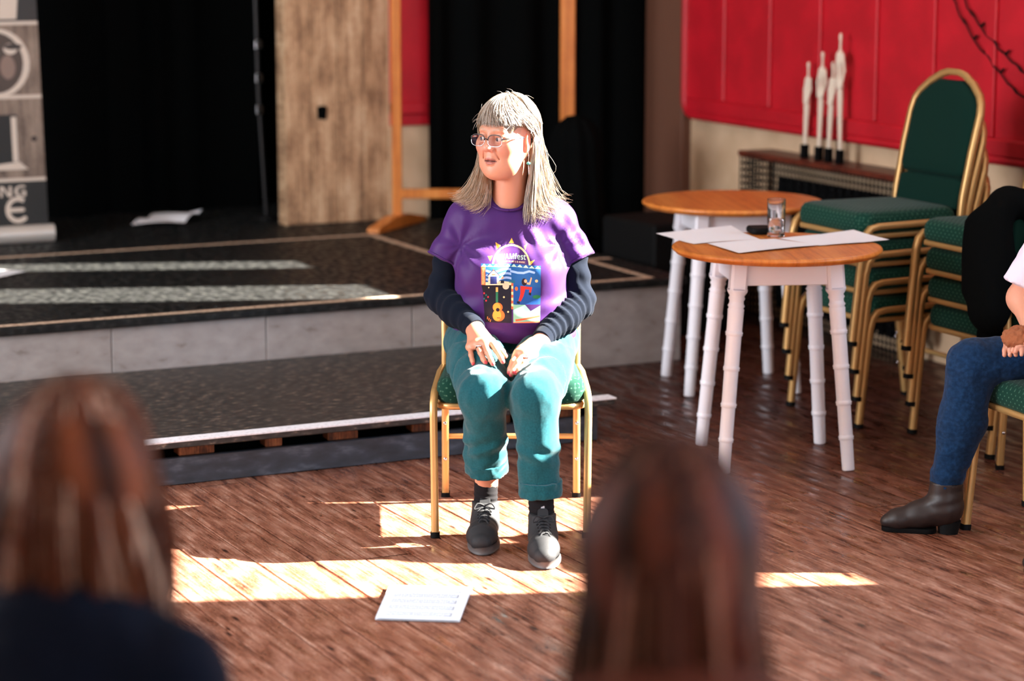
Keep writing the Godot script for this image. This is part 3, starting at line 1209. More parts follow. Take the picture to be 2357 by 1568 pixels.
func right_wall() -> void:
	var g := G.new()
	g.box(Vector3(5.78, 1.6, -10.11), Vector3(0.06, 3.2, 0.36), 0.006)  # upright brown strip at the back end of the right wall
	struct("trim_2", g, M.brown_strip)
	# red boarding: back board, uprights and bottom rail, each its own piece
	g = G.new()
	g.box(Vector3(5.77, 1.31, -7.98), Vector3(0.05, 0.86, 3.82), 0.004)
	var pl := thing("red_panelling", "large red painted panel with upright battens on the right wall", "panelling", Vector3.ZERO)
	part("panel", g, M.red_board, pl)
	for z: float in [-9.55, -9.16, -8.76, -8.34, -7.94, -7.55, -7.15, -6.75, -6.35]:
		g = G.new()
		g.box(Vector3(5.738, 1.345, z), Vector3(0.02, 0.79, 0.06), 0.005)
		part("batten", g, M.red_board, pl)
	g = G.new()
	g.box(Vector3(5.735, 0.915, -7.98), Vector3(0.03, 0.07, 3.74), 0.008)
	part("bottom_rail", g, M.red_board, pl)
	g = G.new()
	g.tube([Vector3(5.74, 0.868, -9.82), Vector3(5.74, 0.868, -6.08)], [0.02], 10)
	part("bottom_moulding", g, M.red_board, pl)
	g = G.new()
	var edge := []
	for k in 7:
		var a := lerpf(0.0, PI / 2, k / 6.0)
		edge.append(Vector3(5.745, 0.94 - sin(a) * 0.07, -9.82 - cos(a) * 0.07))
	edge.insert(0, Vector3(5.745, 1.74, -9.89))
	g.tube(edge, [0.022], 8)
	part("side_moulding", g, M.red_board, pl)
	# radiator with its shelf and wire guard
	var t := thing("radiator", "black column radiator under the dark wooden shelf", "radiator", Vector3(5.7, 0, -8.4))
	for k in 17:
		g = G.new()
		var z := -0.55 + k * 0.065
		g.tube([Vector3(0, 0.08, z), Vector3(0, 0.12, z), Vector3(0, 0.60, z), Vector3(0, 0.66, z)], [0.012, 0.028, 0.028, 0.02], 8, true, 0.3, 1.0, Vector3.RIGHT)
		part("section", g, M.black_iron, t)
	for z: float in [-0.5, 0.45]:
		g = G.new()
		g.tube([Vector3(0, 0, z), Vector3(0, 0.1, z)], [0.016], 8)
		part("leg", g, M.black_iron, t)
	t = thing("radiator_shelf", "dark red-brown wooden shelf with wire mesh guard under the red panel", "shelf", Vector3(5.71, 0, -8.55))
	g = G.new()
	g.box(Vector3(-0.002, 0.749, 0), Vector3(0.184, 0.024, 1.3), 0.004)
	part("top", g, M.shelf_wood, t)
	for ends in [[Vector3(-0.085, 0.737, -0.64), Vector3(0.085, 0.737, -0.64), 8], [Vector3(-0.09, 0.737, -0.63), Vector3(-0.09, 0.737, 0.64), 44]]:
		g = G.new()
		var a: Vector3 = ends[0]
		var b: Vector3 = ends[1]
		for k in int(ends[2]) + 1:
			var p := a.lerp(b, float(k) / ends[2])
			g.tube([p, p - Vector3(0, 0.737, 0)], [0.0036], 5)
		for k in 24:
			var d := Vector3(0, -0.03 * k, 0)
			g.tube([a + d, b + d], [0.0036], 5)
		var w := part("wire_guard", g, M.black_iron, t)
		w.set_meta("kind", "stuff")
	# four slender figures
	var white := mat("plaster", rgb(222, 206, 186), 0.7)
	for f in [[-8.77, 0.42, 0.036, 0.018, "short white slender figure at the left end of the shelf"], [-8.66, 0.47, 0.05, 0.016, "second tallest white slender figure, broad-shouldered, on the shelf"],
		[-8.585, 0.43, 0.034, 0.02, "short white slender figure close beside the tallest one on the shelf"], [-8.50, 0.555, 0.05, -0.012, "tallest white slender figure at the right end of the shelf"]]:
		var h: float = f[1]
		var w: float = f[2]
		var o := thing("figurine", f[4], "figurine", Vector3(5.69, 0.761, f[0]), 0.0, "slender figures on the radiator shelf")
		g = G.new()
		g.box(Vector3(0, 0.03, 0), Vector3(0.03, 0.06, 0.03), 0.003)
		part("base", g, M.black_iron, o)
		var b := Body.new()
		var l: float = f[3]
		var hip := Vector3(0, h * 0.58, l * 0.6)
		var neck := Vector3(0, h * 0.86, l)
		b.bone(Vector3(0, 0.055, -0.004), hip + Vector3(0, -0.02, -0.005), 0.0055, 0.0105, 0.008)
		b.bone(Vector3(0, 0.055, 0.006), hip + Vector3(0, -0.02, 0.006), 0.0055, 0.0105, 0.008)
		b.bone(hip, hip.lerp(neck, 0.45), 0.0155, 0.008, 0.008)
		b.bone(hip.lerp(neck, 0.45), neck - Vector3(0, 0.02, 0), 0.008, w * 0.34, 0.008)
		b.bone(neck, neck + Vector3(0, h * 0.06, 0), 0.0055, 0.0055, 0.01)
		b.ell(Vector3(0, h * 0.955, l), Vector3(0.008, h * 0.035, 0.008), Basis(), 0.006)
		for sd: float in [-1.0, 1.0]:
			b.chain([neck + Vector3(0, -0.02, sd * w * 0.4), hip.lerp(neck, 0.45) + Vector3(0, 0, sd * w * 0.62), hip + Vector3(-0.006, 0.0, sd * w * 0.3)], [0.0075, 0.006, 0.006], 0.005)
		g = G.new()
		b.build(g, 0.004)
		part("figure", g, white, o)
	# unlit string of fairy lights across the red panel
	for s in [[[Vector3(5.73, 1.7, -7.97), Vector3(5.73, 1.434, -7.768), Vector3(5.73, 1.316, -7.653), Vector3(5.73, 1.233, -7.529), Vector3(5.73, 1.159, -7.428), Vector3(5.73, 1.06, -7.2)], "lower dark string of unlit fairy lights hung on the red panel"],
		[[Vector3(5.73, 1.7, -7.9), Vector3(5.73, 1.436, -7.694), Vector3(5.73, 1.359, -7.602), Vector3(5.73, 1.257, -7.434), Vector3(5.73, 1.15, -7.2)], "upper dark string of unlit fairy lights hung on the red panel"]]:
		var o := thing("fairy_light_cable", s[1], "fairy lights", Vector3.ZERO, 0.0, "strings of fairy lights")
		g = G.new()
		var cv := Curve3D.new()
		for p in s[0]:
			cv.add_point(p)
		var pts := []
		for k in 40:
			var p := cv.sample_baked(cv.get_baked_length() * k / 39.0)
			pts.append(p + Vector3(0, sin(k * 1.7) * 0.004, cos(k * 1.1) * 0.004))
		g.tube(pts, [0.0035], 6)
		part("cable", g, M.black_rubber, o)
		for k in range(3, 38, 4):
			g = G.new()
			var d := Vector3(-0.004, 0.6 * (1 if k % 8 == 3 else -1), 0.8).normalized()
			g.tube([pts[k], pts[k] + d * 0.022, pts[k] + d * 0.032], [0.005, 0.005, 0.002], 6)
			part("bulb", g, M.black_rubber, o)


# ---------------------------------------------------------------- furniture
func seat_outline(wf: float, wr: float, z0: float, z1: float, r: float) -> PackedVector2Array:
	# rounded trapezium, counterclockwise seen from above in (x, -z)
	var out := PackedVector2Array()
	var cs := [Vector2(-wf / 2 + r, -z1 + r), Vector2(wf / 2 - r, -z1 + r), Vector2(wr / 2 - r, -z0 - r), Vector2(-wr / 2 + r, -z0 - r)]
	for k in 4:
		for j in 6:
			var a := PI + PI / 2 * k + PI / 2 * j / 5.0
			out.append(cs[k] + Vector2(cos(a), sin(a)) * r)
	return out


func make_chair() -> Node3D:
	var t := thing("banquet_chair", "chair", "chair")
	var lie := Transform3D(Basis(Vector3(1, 0, 0), Vector3(0, 0, -1), Vector3(0, 1, 0)), Vector3.ZERO)   # xy of an outline laid on the floor plane
	var o := seat_outline(0.43, 0.39, -0.215, 0.215, 0.05)
	var g := G.new()
	g.cushion(o, [Vector2(0.008, 0.392), Vector2(0.0, 0.398), Vector2(-0.004, 0.42), Vector2(0.0, 0.445), Vector2(0.012, 0.46), Vector2(0.03, 0.466), Vector2(0.09, 0.469)], lie, 0.003)
	part("seat_pad", g, M.green_fabric, t)
	g = G.new()
	g.cushion(o, [Vector2(0.01, 0.372), Vector2(-0.003, 0.374), Vector2(-0.003, 0.388), Vector2(0.006, 0.391)], lie)
	part("seat_rail", g, M.gold, t)
	for s: float in [-1.0, 1.0]:
		g = G.new()
		g.tube([Vector3(s * 0.222, 0.012, 0.25), Vector3(s * 0.224, 0.2, 0.232), Vector3(s * 0.226, 0.355, 0.217), Vector3(s * 0.226, 0.39, 0.207), Vector3(s * 0.224, 0.412, 0.185), Vector3(s * 0.222, 0.418, 0.15), Vector3(s * 0.215, 0.42, -0.1), Vector3(s * 0.205, 0.42, -0.205)], [0.0112], 12, true, 0.85)
		var leg := part("front_leg", g, M.gold, t)
		g = G.new()
		g.tube([Vector3(s * 0.222, 0, 0.2515), Vector3(s * 0.222, 0.016, 0.25)], [0.0138], 12, true, 0.75)
		part("foot_cap", g, M.black_rubber, leg)
	g = G.new()
	var hoop := []
	for s: float in [-1.0, 1.0]:
		var half := [Vector3(s * 0.205, 0.012, -0.25), Vector3(s * 0.204, 0.2, -0.222), Vector3(s * 0.203, 0.4, -0.212), Vector3(s * 0.203, 0.5, -0.222), Vector3(s * 0.206, 0.66, -0.252), Vector3(s * 0.207, 0.79, -0.283), Vector3(s * 0.198, 0.828, -0.292), Vector3(s * 0.178, 0.856, -0.3), Vector3(s * 0.13, 0.893, -0.309), Vector3(s * 0.07, 0.923, -0.316), Vector3(s * 0.03, 0.932, -0.318)]
		if s > 0:
			half.reverse()
		hoop.append_array(half)
	g.tube(hoop, [0.0112], 12, true, 0.85, 1.0, Vector3.RIGHT)
	var bf := part("back_frame", g, M.gold, t)
	for s: float in [-1.0, 1.0]:
		g = G.new()
		g.tube([Vector3(s * 0.205, 0, -0.252), Vector3(s * 0.205, 0.016, -0.2495)], [0.0138], 12, true, 0.75)
		part("foot_cap", g, M.black_rubber, bf)
	g = G.new()
	g.tube([Vector3(-0.205, 0.2, -0.222), Vector3(0.205, 0.2, -0.222)], [0.009], 8)
	part("stretcher", g, M.gold, t)
	# bolts on the inner sides of the rear legs
	for s: float in [-1.0, 1.0]:
		for y: float in [0.13, 0.245]:
			g = G.new()
			g.ball(Vector3(s * 0.204, y, -0.212 - (0.22 - y) * 0.06 + 0.008), Vector3(0.006, 0.006, 0.004), Basis(), 8, 6)
			part("bolt", g, M.chrome, bf)
	# back pads lie in the leaning plane of the hoop
	var ang := 0.2255
	var lean := Transform3D(Basis(Vector3.RIGHT, -ang), Vector3(0, 0.5, -0.222))
	var bo := PackedVector2Array([Vector2(-0.188, 0.085), Vector2(-0.17, 0.065), Vector2(0.17, 0.065), Vector2(0.188, 0.085), Vector2(0.194, 0.28), Vector2(0.186, 0.325), Vector2(0.165, 0.355), Vector2(0.12, 0.388), Vector2(0.066, 0.415), Vector2(0.03, 0.414), Vector2(-0.03, 0.414), Vector2(-0.066, 0.415), Vector2(-0.12, 0.388), Vector2(-0.165, 0.355), Vector2(-0.186, 0.325), Vector2(-0.194, 0.28)])
	g = G.new()
	g.cushion(bo, [Vector2(0.03, -0.02), Vector2(0.006, -0.014), Vector2(0.0, 0.0), Vector2(0.004, 0.014), Vector2(0.02, 0.024), Vector2(0.06, 0.028)], lean, 0.004)
	part("back_pad", g, M.green_back, t)
	g = G.new()
	bo = PackedVector2Array([Vector2(-0.186, -0.045), Vector2(-0.16, -0.055), Vector2(0.16, -0.055), Vector2(0.186, -0.045), Vector2(0.188, 0.05), Vector2(0.16, 0.06), Vector2(-0.16, 0.06), Vector2(-0.188, 0.05)])
	g.cushion(bo, [Vector2(0.02, -0.014), Vector2(0.004, -0.009), Vector2(0.0, 0.0), Vector2(0.006, 0.012), Vector2(0.02, 0.016)], lean, 0.004)
	part("lumbar_pad", g, M.green_back, t)
	return t


func make_table(label: String, at: Vector3, turn: float) -> Node3D:
	var t := thing("round_table", label, "table", at, turn)
	var g := G.new()
	g.lathe([Vector2(0.0, 0.694), Vector2(0.325, 0.694), Vector2(0.335, 0.697), Vector2(0.338, 0.703), Vector2(0.345, 0.706), Vector2(0.347, 0.712), Vector2(0.343, 0.718), Vector2(0.335, 0.72), Vector2(0.0, 0.72)], 72)
	part("tabletop", g, M.pine, t)
	for k in 4:
		g = G.new()
		var turn_k := Basis(Vector3.UP, PI / 2 * k)
		g.box(turn_k * Vector3(0, 0.652, 0.158), Vector3(0.27, 0.082, 0.02), 0.003, turn_k)
		part("apron", g, M.white_paint, t)
	for sx: float in [-1.0, 1.0]:
		for sz: float in [-1.0, 1.0]:
			var top := Vector3(sx * 0.155, 0.694, sz * 0.155)
			var foot := Vector3(sx * 0.208, 0, sz * 0.208)
			var up := (top - foot).normalized()
			var side := (Vector3(1, 0, 0) - up * up.x).normalized()
			var xf := Transform3D(Basis(side, up, side.cross(up)), foot)
			g = G.new()
			# squared head
			g.box(xf * Vector3(0, 0.645, 0), Vector3(0.056, 0.105, 0.056), 0.008, xf.basis)
			var prof := [Vector2(0.0, 0.0), Vector2(0.0185, 0.0), Vector2(0.0205, 0.004)]
			for r: float in [0.11, 0.225, 0.345, 0.46]:
				var w := 0.0215 + r * 0.009
				prof.append_array([Vector2(w - 0.001, r - 0.009), Vector2(w + 0.0025, r - 0.006), Vector2(w + 0.0015, r - 0.002), Vector2(w + 0.0035, r + 0.002), Vector2(w + 0.0005, r + 0.007), Vector2(w, r + 0.012)])
			prof.append_array([Vector2(0.0265, 0.53), Vector2(0.027, 0.538), Vector2(0.024, 0.543), Vector2(0.0285, 0.55), Vector2(0.024, 0.557), Vector2(0.023, 0.566), Vector2(0.0275, 0.574), Vector2(0.024, 0.582), Vector2(0.033, 0.596), Vector2(0.034, 0.605), Vector2(0.0, 0.605)])
			g.lathe(prof, 20, xf)
			part("leg", g, M.white_paint, t)
	return t


func furniture() -> void:
	# the woman's chair, then two stacks of four, the seat of the woman on the right, an empty one with a coat
	var proto := make_chair()
	var own := proto
	own.position = Vector3(3.12, 0, -6.39)
	own.rotation.y = -YAW
	own.set_meta("label", "gold framed green chair in which the woman in the purple T-shirt sits")
	var where := ["bottom", "second from the bottom", "second from the top", "topmost"]
	for k in 4:
		var o := copy(proto, "banquet_chair", "green chair in the stack nearer the radiator, %s of the stack" % where[k], Vector3(5.035 - 0.012 * k, 0.1 * k, -7.21), -PI / 2)
		o.set_meta("group", "stacked chairs beside the radiator")
	for k in 4:
		var o := copy(proto, "banquet_chair", "green chair in the stack by the black coat, %s of the stack" % where[k], Vector3(5.155 - 0.012 * k, 0.1 * k, -6.61), -PI / 2)
		o.set_meta("group", "stacked chairs beside the black coat")
	var w := Transform3D(Basis(Vector3.UP, -YAW), Vector3(3.12, 0, -6.39))
	copy(proto, "banquet_chair", "green gold-legged chair under the person in blue jeans", w * Vector3(1.66, 0, 0.278), -YAW - 1.22)
	copy(proto, "banquet_chair", "gold-legged chair with a black coat over its back", w * Vector3(1.812, 0, -0.38), -YAW + 0.0)
	copy(proto, "banquet_chair", "green chair hidden under the person in the dark navy jumper", Vector3(0.795, 0, -2.83), 2.35)
	copy(proto, "banquet_chair", "green chair hidden under the person with long straight dark hair", Vector3(1.265, 0, -2.20), 2.687)
	# coat over the back
	var b := Body.new()
	b.bone(Vector3(-0.22, 0.93, -0.30), Vector3(0.24, 0.95, -0.31), 0.05, 0.05, 0.03)
	b.bone(Vector3(-0.25, 0.90, -0.26), Vector3(-0.27, 0.60, -0.19), 0.055, 0.075, 0.04)
	b.bone(Vector3(-0.1, 0.93, -0.27), Vector3(-0.12, 0.62, -0.20), 0.045, 0.06, 0.05)
	b.bone(Vector3(0.06, 0.95, -0.27), Vector3(0.05, 0.60, -0.20), 0.045, 0.06, 0.05)
	b.bone(Vector3(0.2, 0.94, -0.27), Vector3(0.2, 0.60, -0.20), 0.05, 0.06, 0.05)
	b.bone(Vector3(-0.2, 0.92, -0.36), Vector3(-0.22, 0.45, -0.36), 0.045, 0.05, 0.06)
	b.bone(Vector3(0.0, 0.93, -0.37), Vector3(0.0, 0.42, -0.37), 0.045, 0.05, 0.06)
	b.bone(Vector3(0.2, 0.93, -0.36), Vector3(0.2, 0.45, -0.36), 0.045, 0.05, 0.06)
	b.bone(Vector3(-0.29, 0.86, -0.28), Vector3(-0.32, 0.66, -0.24), 0.045, 0.035, 0.05)
	b.fold_most = 0.008
	b.fold = func(p: Vector3) -> float: return sin(p.x * 46.0 + sin(p.y * 9.0) * 2.0) * 0.006
	var g := G.new()
	b.build(g, 0.012)
	var coat := part("black_coat", g, M.black_cloth)
	coat.transform = w * Transform3D(Basis(), Vector3(1.812, -0.06, -0.38))
	note(coat, "black coat draped over a chair back beside the stacked chairs", "coat")
	# tables
	var near := Vector3(4.26, 0, -6.72)
	make_table("nearer round table with pine top and white turned legs, papers on it", near, deg_to_rad(-20.3))
	make_table("farther round table with bare pine top and white turned legs", Vector3(4.795, 0, -7.885), deg_to_rad(-17.5))
	# sheets of paper on the nearer table
	var lay := [[[Vector2(4.006, -7.084), Vector2(4.345, -7.155), Vector2(4.279, -6.855), Vector2(4.02, -6.853)], "left white sheet overhanging the edge of the pine table", 0.7215],
		[[Vector2(4.345, -6.846), Vector2(4.664, -6.873), Vector2(4.638, -6.62), Vector2(4.371, -6.635)], "right white sheet overhanging the pine table beside the glass", 0.722],
		[[Vector2(4.06, -6.833), Vector2(4.323, -6.833), Vector2(4.371, -6.635), Vector2(4.033, -6.588)], "front white sheet in the middle of the nearer pine table", 0.7235]]
	for s in lay:
		var q: Array = s[0]
		var h: float = s[2]
		var f := func(a: float, c: float) -> Vector3:
			var p: Vector2 = (q[0] as Vector2).lerp(q[1], a).lerp((q[3] as Vector2).lerp(q[2], a), c)
			var out := maxf(0.0, p.distance_to(Vector2(near.x, near.z)) - 0.30)
			return Vector3(p.x, h + sin(a * 2.6 + 0.3) * 0.003 + out * 0.06, p.y)
		g = G.new()
		g.sheet(f, 14, 14)
		part_note("paper_sheet", g, M.paper, s[1], "paper", "papers on the round table")
	# tumbler of water
	var at := Vector3(4.372, 0.721, -6.905)
	var t := thing("drinking_glass", "straight clear glass half full of water on the pine table", "glass", at)
	g = G.new()
	g.lathe([Vector2(0.0, 0), Vector2(0.027, 0), Vector2(0.0295, 0.002), Vector2(0.0315, 0.126), Vector2(0.0308, 0.128), Vector2(0.0298, 0.126), Vector2(0.0275, 0.012), Vector2(0.0, 0.009)], 36)
	part("tumbler", g, M.glass, t)
	g = G.new()
	g.lathe([Vector2(0.0, 0.0095), Vector2(0.0272, 0.0125), Vector2(0.0283, 0.056), Vector2(0.0, 0.056)], 36)
	part("water", g, M.water, t)
	# spectacle case / phone behind it
	g = G.new()
	g.cushion(seat_outline(0.085, 0.085, -0.05, 0.05, 0.02), [Vector2(0.006, 0.0), Vector2(0.0, 0.004), Vector2(0.0, 0.016), Vector2(0.006, 0.022)], Transform3D(Basis(Vector3(1, 0, 0), Vector3(0, 0, -1), Vector3(0, 1, 0)), Vector3.ZERO))
	var ph := part_note("wallet", g, M.black_rubber, "small flat black case behind the glass on the table", "case", "")
	ph.position = Vector3(4.37, 0.7215, -7.0)
	ph.rotation.y = -0.3
	# sheet music on the floor
	music()


func part_note(called: String, g: G, m: Material, label: String, cat: String, group: String) -> MeshInstance3D:
	var o := part(called, g, m)
	note(o, label, cat, group)
	return o


func music() -> void:
	var im := Image.create(512, 720, false, Image.FORMAT_RGB8)
	im.fill(rgb(226, 236, 246))
	var ink := rgb(100, 116, 148)
	var r := RandomNumberGenerator.new()
	r.seed = 5
	for sys_ in 5:
		var y0 := 70 + sys_ * 128
		for st in 2:
			for l in 5:
				im.fill_rect(Rect2i(50, y0 + st * 40 + l * 5, 404, 1), rgb(160, 174, 200))
			for k in 26:
				var x := 62 + k * 15 + r.randi_range(-3, 3)
				var yy := y0 + st * 40 + r.randi_range(0, 5) * 4
				disc(im, Vector2(x, yy), Vector2(4, 3), ink)
				im.fill_rect(Rect2i(x + 3, yy - 14, 1, 14), ink)
		im.fill_rect(Rect2i(446, y0, 4, 61), rgb(40, 44, 70))
		im.fill_rect(Rect2i(410, y0 + 57, 38, 3), rgb(40, 44, 70))
	var m := mat("music_print", Color.WHITE, 0.75)
	m.albedo_texture = ImageTexture.create_from_image(im)
	# corners on the floor: near left, near right, far right, far left
	var q := [Vector2(2.323, -5.558), Vector2(2.51, -5.442), Vector2(2.667, -5.700), Vector2(2.475, -5.817)]
	var t := thing("sheet_music", "stapled sheets of printed music lying on the floorboards in the sun", "sheet music", Vector3(2.49, 0.001, -5.63))
	for k in 3:
		var f := func(a: float, c: float) -> Vector3:
			var p: Vector2 = (q[0] as Vector2).lerp(q[1], a).lerp((q[3] as Vector2).lerp(q[2], a), c)
			return Vector3(p.x - 2.49, 0.001 + k * 0.0022 + sin(c * PI) * 0.002 + (0.004 if k == 2 else 0.0) * c, p.y + 5.63)
		var g := G.new()
		g.sheet(f, 6, 8)
		part("sheet", g, m if k == 2 else M.paper, t)


# ---------------------------------------------------------------- people
func lin(r: int, g: int, b: int) -> Color:
	return Color8(r, g, b).srgb_to_linear()


func curve_points(ps: Array, m: int) -> Array:
	var cv := Curve3D.new()
	for i in ps.size():
		var d: Vector3 = (ps[mini(i + 1, ps.size() - 1)] - ps[maxi(i - 1, 0)]) / 6.0
		cv.add_point(ps[i], -d, d)
	var out := []
	for k in m:
		out.append(cv.sample_baked(cv.get_baked_length() * k / (m - 1.0), true))
	return out


# a head in its own axes: face towards +z, y up, full size about 0.25 high
func head_shape(cell: float, wrinkles := true) -> G:
	var b := Body.new()
	b.ell(Vector3(0, 0.03, -0.012), Vector3(0.074, 0.094, 0.092))
	b.ell(Vector3(0, -0.03, 0.025), Vector3(0.062, 0.085, 0.066), Basis(), 0.03)
	b.bone(Vector3(-0.058, -0.045, -0.005), Vector3(-0.018, -0.104, 0.062), 0.018, 0.02, 0.03)
	b.bone(Vector3(0.058, -0.045, -0.005), Vector3(0.018, -0.104, 0.062), 0.018, 0.02, 0.03)
	b.ell(Vector3(0, -0.104, 0.074), Vector3(0.024, 0.02, 0.02), Basis(), 0.02)
	b.ell(Vector3(0, -0.075, 0.05), Vector3(0.046, 0.04, 0.036), Basis(), 0.03)
	b.ell(Vector3(0, -0.1, 0.03), Vector3(0.042, 0.026, 0.036), Basis(), 0.03)
	for s: float in [-1.0, 1.0]:
		b.ell(Vector3(s * 0.036, -0.03, 0.068), Vector3(0.026, 0.026, 0.022), Basis(), 0.025)
		b.ell(Vector3(s * 0.05, -0.015, 0.045), Vector3(0.022, 0.022, 0.03), Basis(), 0.03)
		b.ell(Vector3(s * 0.036, -0.08, 0.048), Vector3(0.028, 0.027, 0.026), Basis(), 0.03)
	b.bone(Vector3(-0.034, 0.03, 0.078), Vector3(0.034, 0.03, 0.078), 0.013, 0.013, 0.025)
	# eye sockets
	for s: float in [-1.0, 1.0]:
		b.ell(Vector3(s * 0.031, 0.007, 0.098), Vector3(0.019, 0.012, 0.018), Basis(), 0.018, 1)
		b.ell(Vector3(s * 0.031, 0.0122, 0.0755), Vector3(0.0174, 0.0108, 0.0152), Basis(), 0.006)
		b.ell(Vector3(s * 0.031, -0.0052, 0.0765), Vector3(0.0168, 0.0066, 0.0132), Basis(), 0.008)
	# nose
	b.bone(Vector3(0, 0.022, 0.086), Vector3(0, -0.018, 0.108), 0.008, 0.0105, 0.014)
	b.ell(Vector3(0, -0.024, 0.11), Vector3(0.0125, 0.011, 0.0115), Basis(), 0.01)
	for s: float in [-1.0, 1.0]:
		b.ell(Vector3(s * 0.013, -0.028, 0.099), Vector3(0.008, 0.0085, 0.01), Basis(), 0.008)
		b.ell(Vector3(s * 0.007, -0.0375, 0.106), Vector3(0.0042, 0.0035, 0.0055), Basis(), 0.004, 1)
	# lips, parted
	b.ell(Vector3(0, -0.05, 0.087), Vector3(0.02, 0.014, 0.012), Basis(), 0.012)
	b.chain([Vector3(-0.022, -0.0662, 0.084), Vector3(-0.008, -0.059, 0.095), Vector3(0.008, -0.059, 0.095), Vector3(0.022, -0.0662, 0.084)], [0.003, 0.0052, 0.0052, 0.003], 0.006)
	b.chain([Vector3(-0.02, -0.0692, 0.083), Vector3(-0.007, -0.0745, 0.0925), Vector3(0.007, -0.0745, 0.0925), Vector3(0.02, -0.0692, 0.083)], [0.003, 0.006, 0.006, 0.003], 0.006)
	b.chain([Vector3(-0.018, -0.0675, 0.091), Vector3(0, -0.0662, 0.1), Vector3(0.018, -0.0675, 0.091)], [0.0018, 0.0034, 0.0018], 0.002)
	b.SUB[b.A.size() - 1] = 1
	b.SUB[b.A.size() - 2] = 1
	if wrinkles:
		for s: float in [-1.0, 1.0]:
			for q in [[Vector3(s * 0.02, -0.03, 0.097), Vector3(s * 0.031, -0.062, 0.084)], [Vector3(s * 0.02, -0.012, 0.092), Vector3(s * 0.04, -0.016, 0.088)]]:
				b.bone(q[0], q[1], 0.0015, 0.0012, 0.007, Vector3.ZERO, 1.0, 0, 1)
	# ears
	for s: float in [-1.0, 1.0]:
		var tilt := Basis(Vector3.UP, s * 0.35) * Basis(Vector3.RIGHT, -0.2)
		b.ell(Vector3(s * 0.077, -0.008, -0.006), Vector3(0.007, 0.031, 0.019), tilt, 0.008)
		b.ell(Vector3(s * 0.084, -0.004, -0.004), Vector3(0.0055, 0.02, 0.011), tilt, 0.005, 1)
		b.ell(Vector3(s * 0.075, -0.034, 0.002), Vector3(0.006, 0.01, 0.009), tilt, 0.006)
	b.paint = func(p: Vector3, _n: Vector3) -> Color:
		var c := lin(192, 132, 104)
		var rosy := exp(-pow((absf(p.x) - 0.042) / 0.022, 2) - pow((p.y + 0.03) / 0.024, 2)) * (1.0 if p.z > 0.02 else 0.0)
		c = c.lerp(lin(184, 106, 88), rosy * 0.5)
		if p.z > 0.09 and absf(p.x) < 0.018 and p.y > -0.04 and p.y < -0.01:
			c = c.lerp(lin(212, 138, 120), 0.5)
		var lip := (1.0 - smoothstep(0.019, 0.024, absf(p.x))) * smoothstep(0.074, 0.08, p.z) * (1.0 - smoothstep(-0.0555, -0.0525, p.y + absf(p.x) * 0.32)) * smoothstep(-0.082, -0.0785, p.y - absf(p.x) * 0.36)
		c = c.lerp(lin(150, 84, 74), lip * 0.8)
		if lip > 0.0:
			c = c.lerp(lin(70, 30, 28), 1.0 - smoothstep(0.0008, 0.0026, absf(p.y + 0.0664 + absf(p.x) * 0.06)))
		if absf(p.y - 0.036 + absf(absf(p.x) - 0.034) * 0.22) < 0.004 and absf(p.x) > 0.014 and absf(p.x) < 0.05 and p.z > 0.06:
			c = c.lerp(lin(150, 118, 92), 0.6)
		if absf(p.x) > 0.07 and p.y > -0.05 and p.y < 0.03:
			c = c.lerp(lin(214, 140, 120), 0.5)
		return c
	var g := G.new()
	b.build(g, cell)
	return g


# one hand: wrist, then for each finger a list of joints; thumb last
func hand_shape(b: Body, wrist: Vector3, knuckles: Array, fingers: Array, radii: Array, thumb: Array, up: Vector3) -> void:
	for i in 4:
		b.bone(wrist, knuckles[i], 0.0185, 0.0115, 0.02, up, 1.15)
	for i in 3:
		b.bone(knuckles[i], knuckles[i + 1], 0.0112, 0.0112, 0.012)
	for i in 4:
		var r: float = radii[i]
		var ch: Array = [knuckles[i]] + fingers[i]
		for j in ch.size() - 1:
			b.bone(ch[j], ch[j + 1], r * (1.12 - 0.1 * j), r * (1.02 - 0.1 * j), 0.0045)
	for j in thumb.size() - 1:
		b.bone(thumb[j], thumb[j + 1], 0.0155 - 0.003 * j, 0.0125 - 0.0022 * j, 0.008 if j else 0.016)


func skin_paint(nails: Array, polish: Color) -> Callable:
	return func(p: Vector3, _n: Vector3) -> Color:
		for q in nails:
			if p.distance_squared_to(q) < 0.0065 * 0.0065:
				return polish
		return lin(196, 134, 106)


func nail_points(fingers: Array, radii: Array, up: Vector3) -> Array:
	var out := []
	for i in fingers.size():
		var f: Array = fingers[i]
		var d: Vector3 = (f[-1] - f[-2]).normalized()
		var n := (up - d * up.dot(d)).normalized()
		out.append(f[-1] + d * 0.003 + n * radii[i] * 0.85)
	return out


# strands of hair as fine tapered tubes, coloured one by one
func strand(g: G, ps: Array, r: float, c: Color, m := 11, ends := 0.25) -> void:
	var pts := curve_points(ps, m)
	var rr := []
	for k in m:
		rr.append(r * (1.0 - (1.0 - ends) * pow(k / (m - 1.0), 3.0)))
	g.col = c
	g.tube(pts, rr, 3, false)


